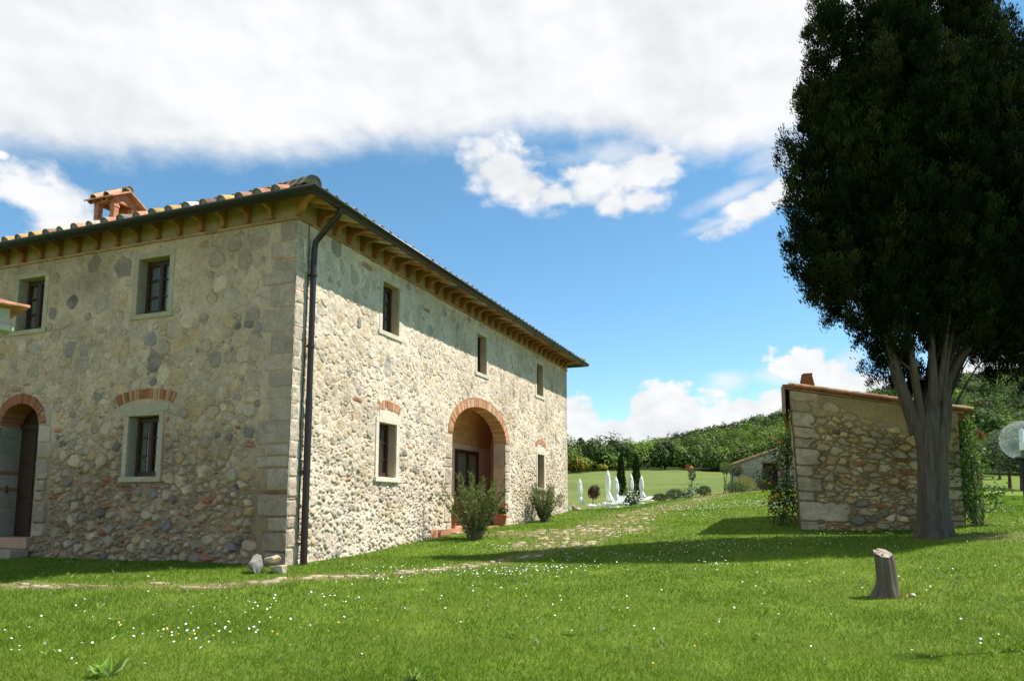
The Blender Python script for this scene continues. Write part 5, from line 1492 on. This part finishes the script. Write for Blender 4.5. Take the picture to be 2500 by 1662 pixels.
B = MB(); B.tube([(.27, 0, -.1), (.22, 0, 1.8)], .03, 6); B.build('post', M_BLACK, tr)
B = MB(); B.tube([(-.42, 0, 1.83), (.22, 0, 1.78)], .018, 6); B.tube([(-.37, 0, .9), (.25, 0, .9)], .012, 6); B.build('crossbar', M_BLACK, tr)

# ------------------------------------------------------------------ trees on the right and the wood
def clumps(P, Nn, size):
    n = len(P); Nn = unit(Nn); T = unit(np.cross(Nn, NR.normal(size=(n, 3)))); Bt = np.cross(Nn, T)
    s = np.asarray(size).reshape(-1, 1) * np.ones((n, 1))
    k = NR.uniform(.55, 1.1, (4, n, 1))
    V = np.stack([P + T * s * k[0], P + Bt * s * k[1], P - T * s * k[2], P - Bt * s * k[3]], 1).reshape(-1, 3)
    return V, np.arange(4 * n).reshape(-1, 4)
def field_tree(name, x, y, h, r, label, cat, pal, seed, group=None, n=1500, tr=.12, zc=.42, leaf=.16, mt=None, lob=7):
    NR.seed(seed); random.seed(seed)
    o = empty(name, (x, y, g1(x, y)), 0, label, cat, group)
    hc = h * zc
    B = MB(); B.tube([(0, 0, -.1), (.05, 0, hc * .5), (.0, .05, hc), (.1, 0, h * .75)], [tr * 1.25, tr, tr * .8, tr * .2], 9, (.10, .07, .05))
    for i in range(6):
        a = random.uniform(0, 2 * PI); B.tube([(0, 0, hc * random.uniform(.6, 1)), (r * .4 * math.cos(a), r * .4 * math.sin(a), hc + (h - hc) * .3), (r * .75 * math.cos(a), r * .75 * math.sin(a), hc + (h - hc) * random.uniform(.4, .8))], [tr * .5, tr * .3, tr * .1], 6, (.10, .07, .05))
    B.build('trunk', M_BARK, o)
    rz = (h - hc * .75) / 2; c = np.array([0, 0, hc * .75 + rz])
    cen = sphere_pts(lob) * np.array([r, r, rz]) * .5 + c; rad = NR.uniform(.45, .7, lob)
    k = NR.randint(lob, size=n); q = sphere_pts(n)
    P = cen[k] + q * np.array([r, r, rz]) * rad[k][:, None] * NR.uniform(.6, 1.05, (n, 1))
    Nn = unit(P - c) * .7 + q * .5 + NR.normal(size=(n, 3)) * .45 + np.array([0, 0, .15])
    V, F = clumps(P, Nn, NR.uniform(leaf * .6, leaf * 1.3, n))
    np_mesh('crown', V, F, mt or M_WOODS, o, pick(pal, n, .25) * (.8 + .4 * NR.rand(lob)[k][:, None]), 'FACE')
    return o
OL = [(.115, .14, .075), (.15, .17, .10), (.08, .105, .05)]
og = 'olive trees behind the globe lamp'
field_tree('olive_tree', 42.6, 62.3, 5.0, 2.3, 'grey green olive tree with a leaning trunk, nearest the globe lamp post', 'olive tree', OL, 101, og, 2600, .14, .40, .15)
field_tree('olive_tree', 44.4, 66.5, 5.2, 2.3, 'olive tree with slim trunk standing just left of the nearest olive', 'olive tree', OL, 102, og, 2600, .13, .40, .15)
field_tree('olive_tree', 56.0, 85.5, 5.6, 2.6, 'farther olive tree, leftmost of the three trunks on the lawn', 'olive tree', OL, 103, og, 2200, .13, .38, .17)
GB = [(.080, .145, .024), (.10, .17, .028), (.06, .115, .022)]; GD = [(.048, .080, .024), (.060, .098, .028), (.040, .066, .02)]; GM = [(.060, .105, .025), (.075, .125, .028), (.045, .085, .022)]
wg = 'trees standing out along the edge of the wood'
field_tree('broadleaf_tree', 63, 100, 9.5, 4.4, 'rounded bright green tree behind the olives at the right edge of the lawn', 'tree', GM, 104, wg, 3600, .2, .25, .32, lob=12)
field_tree('broadleaf_tree', 55.5, 97, 7.5, 3.4, 'mid green bushy tree right of the outbuilding vine', 'tree', GM + GB, 105, wg, 3000, .2, .22, .28, lob=11)
field_tree('evergreen_oak', 19.3, 178, 7.6, 3.6, 'dark rounded tree hung with yellow green creeper at the meadow edge', 'tree', GD + [(.10, .11, .03)], 106, wg, 4680, .25, .18, .30, lob=11)
field_tree('broadleaf_tree', 22.6, 180, 6.4, 3.4, 'vivid green tree between the creeper hung tree and the broom', 'tree', GB, 107, wg, 4320, .25, .18, .30, lob=11)
field_tree('evergreen_oak', 25.8, 182, 8.0, 2.9, 'dark drooping tree left of the slender cypresses at the meadow edge', 'tree', GD + [(.08, .10, .03)], 108, wg, 4320, .25, .18, .30, lob=9)
field_tree('evergreen_oak', 38.6, 188, 7.4, 4.0, 'brownish dark tree right of the slender cypresses', 'tree', [(.065, .082, .035), (.085, .09, .04), (.05, .07, .028)], 109, wg, 4320, .25, .18, .30, lob=9)
field_tree('pine_tree', 36, 262, 10.5, 2.2, 'dark blue green pine breaking the skyline above the first cypress', 'pine', [(.03, .055, .035), (.04, .065, .04)], 110, wg, 1300, .3, .5, .6, lob=8)
field_tree('pine_tree', 23, 240, 12.0, 2.4, 'pointed tree on the skyline next to the farmhouse corner', 'pine', GM, 111, wg, 1500, .3, .4, .6, lob=8)
bg = 'yellow flowering broom at the meadow edge'
for (x, y, r, lb, sd) in ((14.6, 166, 2.6, 'wide yellow broom bush at the meadow edge by the farmhouse corner', 121), (21.2, 174, 1.5, 'small bright yellow broom bush right of the creeper hung tree', 122), (25.2, 175, 1.6, 'upright yellow broom bush under the drooping tree', 123)):
    field_tree('broom_bush', x, y, r * 1.25, r, lb, 'broom', [(.42, .30, .02), (.30, .24, .03), (.08, .11, .03), (.06, .09, .025)], sd, bg, 900, .08, .15, .30, lob=7)

# the wooded hill: one mass
NR.seed(140)
N0 = 5200
ta = NR.uniform(-.30, 1.05, N0); ty = np.exp(NR.uniform(np.log(95), np.log(640), N0))
ok = ty > wood_edge(ta) + NR.uniform(-1, 5, N0)
ok &= NR.rand(N0) < np.clip(ty / 420, .30, .85)
ta, ty = ta[ok], ty[ok]
ea = NR.uniform(-.15, .85, 420); ta = np.concatenate([ta, ea]); ty = np.concatenate([ty, wood_edge(ea) + NR.uniform(-1.5, 9, 420)])
tx = ta * ty; n = len(tx)
th = NR.uniform(6.0, 10.5, n); trd = NR.uniform(2.4, 4.6, n); th[-420:] = NR.uniform(3.2, 6.8, 420); trd[-420:] = NR.uniform(2.0, 3.6, 420)
edge = ty < wood_edge(ta) + 16
kind = vnoise(tx * .022, ty * .022, 9, 3) + NR.normal(size=n) * .17
pal = np.where((kind > .60)[:, None], np.array([.030, .050, .016]), np.where((kind > .44)[:, None], np.array([.066, .112, .024]), np.array([.120, .185, .030])))
pal = pal * NR.uniform(.55, 1.25, (n, 1))
pal[(NR.rand(n) < .08)] = (.065, .062, .032)
far = ty > 430
pal[far] = pal[far] * .8
m = 190
k = np.repeat(np.arange(n), m); q = sphere_pts(n * m); q[:, 2] = np.where(q[:, 2] < -.55, -q[:, 2], q[:, 2])
lump = 1 + .20 * np.sin(q[:, 0] * 4 + k * 1.7) * np.sin(q[:, 1] * 4 + k * 2.3) + .08 * np.sin(q[:, 2] * 6 + k)
zc = gz(tx, ty) + th * .47
P = np.stack([tx, ty, zc], 1)[k] + q * np.stack([trd, trd, th * .52], 1)[k] * (lump * NR.uniform(.82, 1.02, n * m))[:, None]
V, F = clumps(P, q + NR.normal(size=q.shape) * .26 + np.array([0, 0, .08]), (NR.uniform(.28, .60, n * m) * np.clip(ty / 260, .55, 1.25)[k]))
cw = pal[k] * (NR.uniform(.84, 1.18, (n * m, 1)))
wd = np_mesh('woodland', V, F, M_WOODS, None, cw, 'FACE')
tag(wd, 'mixed green woodland covering the hillside behind the meadow', 'woodland', kind='stuff')

# ------------------------------------------------------------------ the old stone track
random.seed(160); NR.seed(160)
SV_n = []; B = MB()
def slab(x, y, rx, ry, rz, h, col):
    n = random.randint(7, 10); p = []
    for i in range(n):
        a = 2 * PI * i / n + random.uniform(-.2, .2); r = random.uniform(.75, 1.1)
        u_, v_ = rx * r * math.cos(a), ry * r * math.sin(a)
        p.append((x + u_ * math.cos(rz) - v_ * math.sin(rz), y + u_ * math.sin(rz) + v_ * math.cos(rz)))
    z0 = gz(np.array([q[0] for q in p]), np.array([q[1] for q in p])); zc = g1(x, y)
    v = [(q[0], q[1], z - .05) for q, z in zip(p, z0)] + [(x + (q[0] - x) * .94, y + (q[1] - y) * .94, z + h * .75) for q, z in zip(p, z0)] + [(x + (q[0] - x) * .6, y + (q[1] - y) * .6, zc + (z - zc) * .6 + h) for q, z in zip(p, z0)] + [(x, y, zc + h)]
    f = [(i, (i + 1) % n, n + (i + 1) % n, n + i) for i in range(n)] + [(n + i, n + (i + 1) % n, 2 * n + (i + 1) % n, 2 * n + i) for i in range(n)] + [(2 * n + i, 2 * n + (i + 1) % n, 3 * n) for i in range(n)]
    B.add(v, f, col, smooth=True)
def along(poly, step, half, size, hh, skip):
    for (ax, ay), (bx, by) in zip(poly[:-1], poly[1:]):
        L = math.hypot(bx - ax, by - ay); an = math.atan2(by - ay, bx - ax); k = 0.0
        while k < L:
            if random.random() > skip:
                o_ = random.uniform(-half, half); t = k / L
                x = ax + (bx - ax) * t - math.sin(an) * o_; y = ay + (by - ay) * t + math.cos(an) * o_
                s = size * random.uniform(.5, 1.25)
                slab(x, y, s * random.uniform(1, 1.7), s * random.uniform(.5, .8), an + random.uniform(-.3, .3), hh * random.uniform(.6, 1.3), jit((.33, .265, .175), .16))
            k += step * random.uniform(.5, 1.4)
along(TRACK_A[:4], .22, .22, .12, .022, .40); along(TRACK_A[3:], .20, .22, .12, .024, .35)
along(TRACK_B, .15, 1.05, .13, .024, .4); along(TRACK_B[:4], .13, 1.05, .12, .022, .4); along(TRACK_C, .11, .8, .11, .022, .4)
pv = B.build('stone_path', M_STONE); tag(pv, kind='structure')

# ------------------------------------------------------------------ grass, daisies and weeds
NR.seed(200)
def in_house(x, y):
    dx, dy = x - HC[0], y - HC[1]; c, s = math.cos(HR), math.sin(HR)
    t = c * dx + s * dy; w = -s * dx + c * dy
    return (t > -.015) & (w > -.01)
def in_shed(x, y):
    dx, dy = x - SHC[0], y - SHC[1]; a = HR + PI / 2; c, s = math.cos(a), math.sin(a)
    t = -(c * dx + s * dy); w = -s * dx + c * dy
    return (t > 0) & (t < SW) & (w < .0) & (w > -SD)
def lawn_pts(n, y0, y1, pw, amax=.80):
    u = NR.rand(n); e = 1 - pw
    y = (y0 ** e + u * (y1 ** e - y0 ** e)) ** (1 / e)
    x = NR.uniform(-amax, amax, n) * y + NR.normal(size=n) * .3
    k = ~(in_house(x, y) | in_shed(x, y))
    return x[k], y[k]
def blades(n, y0, y1, pw, h, w, name):
    x, y = lawn_pts(n, y0, y1, pw)
    dm = dry_mask(x, y)
    k = NR.rand(len(x)) > dm * .62
    x, y, dm = x[k], y[k], dm[k]; n = len(x)
    patch = vnoise(x * .55, y * .55, 17, 4); tall = vnoise(x * 2.1, y * 2.1, 18, 3)
    H = h * NR.uniform(.45, 1.25, n) * (.62 + .8 * tall); Wd = w * np.maximum(1, y / 8.0) * NR.uniform(.6, 1.3, n)
    ang = NR.uniform(0, 2 * PI, n); ln = NR.uniform(.15, 1.15, n) * H
    z = gz(x, y)
    ca, sa = np.cos(ang), np.sin(ang)
    side = NR.uniform(0, 2 * PI, n); sx_, sy_ = np.cos(side) * Wd / 2, np.sin(side) * Wd / 2
    b = np.stack([x, y, z - .006], 1)
    V = np.stack([b - np.stack([sx_, sy_, 0 * z], 1), b + np.stack([sx_, sy_, 0 * z], 1), b + np.stack([ca * ln, sa * ln, H], 1)], 1).reshape(-1, 3)
    c0 = np.array([.070, .142, .011]); c1 = np.array([.124, .204, .019]); c2 = np.array([.20, .225, .048])
    f = np.clip((patch - .32) * 2.6 + NR.normal(size=n) * .22, 0, 1)[:, None]
    c = c0 * (1 - f) + c1 * f
    yl = np.clip(vnoise(x * .9 + 40, y * .9, 23, 4) * 2.6 - 1.25 + NR.normal(size=n) * .22, 0, 1)[:, None]
    c = c * (1 - yl * .6) + c2 * yl * .6
    st = (NR.rand(n) < .05 + .55 * dm)[:, None]
    c = np.where(st, np.array([.27, .235, .11]) * NR.uniform(.7, 1.2, (n, 1)), c) * NR.uniform(.58, 1.48, (n, 1))
    o = np_mesh(name, V, np.arange(3 * n).reshape(-1, 3), M_GRASS, None, c, 'FACE')
    return tag(o, kind='stuff')
g_ = blades(700000, 4.3, 46, .95, .054, .0066, 'grass')
g_['label'] = 'short green lawn grass all over the ground'; g_['category'] = 'grass'
def scatter_flowers(name, clusters, rad, col, h, label, cat, mt):
    P = []; S = []
    for (x, y, sx_, sy_, n) in clusters:
        P.append(np.stack([x + NR.normal(size=n) * sx_, y + NR.normal(size=n) * sy_], 1))
    P = np.concatenate(P); k = ~(in_house(P[:, 0], P[:, 1]) | in_shed(P[:, 0], P[:, 1])); P = P[k]; n = len(P)
    z = gz(P[:, 0], P[:, 1]) + NR.uniform(h * .7, h * 1.3, n)
    tilt = unit(NR.normal(size=(n, 3)) * .35 + np.array([.1, -.45, 1])); T = unit(np.cross(tilt, np.array([[.3, .9, .1]]))); Bt = np.cross(tilt, T)
    r = rad * NR.uniform(.7, 1.25, n)[:, None]; c = np.stack([P[:, 0], P[:, 1], z], 1); sd = 8
    V = np.stack([c + (T * math.cos(2 * PI * i / sd) + Bt * math.sin(2 * PI * i / sd)) * r for i in range(sd)], 1).reshape(-1, 3)
    o = np_mesh(name, V, np.arange(sd * n).reshape(-1, sd), mt, None, np.array(col)[None] * NR.uniform(.88, 1.08, (n, 1)), 'FACE')
    return tag(o, label, cat, kind='stuff')
DZ = [(-.63, 12.9, .75, .35, 95), (.75, 13.3, .5, .3, 45), (-2.2, 12.0, .3, .25, 22), (-3.35, 8.2, .5, .2, 22), (-2.8, 8.3, .6, .4, 12), (-4.5, 7.8, .6, .4, 16), (-5.0, 9.0, 1.0, .5, 16), (-3.4, 9.6, .5, .4, 16), (-2.6, 10.3, .4, .3, 14),
      (1.8, 15.0, .5, .4, 26), (3.2, 14.6, .6, .5, 34), (3.7, 13.6, .18, .12, 16), (4.0, 16.4, 1.0, .6, 46), (6.0, 15.7, 1.2, .5, 36), (2.9, 19.6, .5, .35, 46), (-.3, 16.9, .5, .4, 26), (7.9, 17.6, .6, .2, 22),
      (9.0, 31, 1.1, .8, 150), (10.2, 29.0, .6, .5, 110), (11.3, 33, 1.0, .9, 110), (7.6, 29, .7, .7, 70), (9.9, 26.8, .4, .4, 60), (6.2, 25.5, .5, .5, 30), (12, 17, .5, .6, 30), (13.5, 19.5, 1.0, 1.2, 60), (14.8, 22, 1.0, 1.2, 50), (16, 26, 1.5, 2, 60), (5, 36, 1.5, 1.5, 40), (0, 11, 4, 2, 60), (2, 9, 3, 1.5, 26), (5.5, 12.5, 1.6, .8, 20)]
scatter_flowers('daisies', DZ, .0118, (.78, .78, .76), .065, 'white daisies sprinkled over the lawn in loose drifts', 'daisies', M_FLOWER)
scatter_flowers('buttercups', [(-3.2, 8.2, .7, .4, 22), (-2.2, 8.6, .6, .4, 12), (5.4, 10.2, .5, .4, 7), (6.2, 11, .6, .5, 6), (0, 9, 4, 1.5, 12), (5.26, 10.18, .03, .02, 3)], .0095, (.75, .48, .02), .06, 'tiny yellow buttercups in the lawn', 'flowers', M_FLOWER)
# broad leaved weeds: rosettes lying in the lawn
x, y = lawn_pts(1100, 7.2, 20, 1.3, .74)
k = vnoise(x * .6, y * .6, 29, 3) > .52; x, y = x[k], y[k]
PX = []; DX = []; LX = []; CX = []
def rosette(x, y, L, pal, m):
    a = NR.uniform(0, 2 * PI, m)
    PX.append(np.tile([[x, y, g1(x, y) + .015]], (m, 1))); DX.append(np.stack([np.cos(a), np.sin(a), NR.uniform(.35, 1.5, m)], 1)); LX.append(L * NR.uniform(.6, 1.2, m)); CX.append(pick(pal, m, .2))
for a, bq in zip(x, y): rosette(a, bq, NR.uniform(.045, .10), [[(.17, .29, .04), (.20, .31, .06)], [(.18, .25, .11), (.21, .27, .13)], [(.24, .31, .06)]][NR.randint(3)], NR.randint(4, 8))
for a, bq, L in ((-3.46, 6.62, .19), (-3.54, 6.60, .15), (-.85, 6.52, .13), (-.80, 6.55, .12)): rosette(a, bq, L, [(.22, .33, .07), (.18, .30, .05), (.26, .33, .13)], 14)
PX = np.concatenate(PX); DX = np.concatenate(DX); LX = np.concatenate(LX); CX = np.concatenate(CX)
wo = leaves('broadleaf_weeds', PX, DX, LX, LX * .28, CX, M_GRASS, None, .05)
tag(wo, 'broad leaved weeds and plantain rosettes in the lawn', 'weeds', kind='stuff')
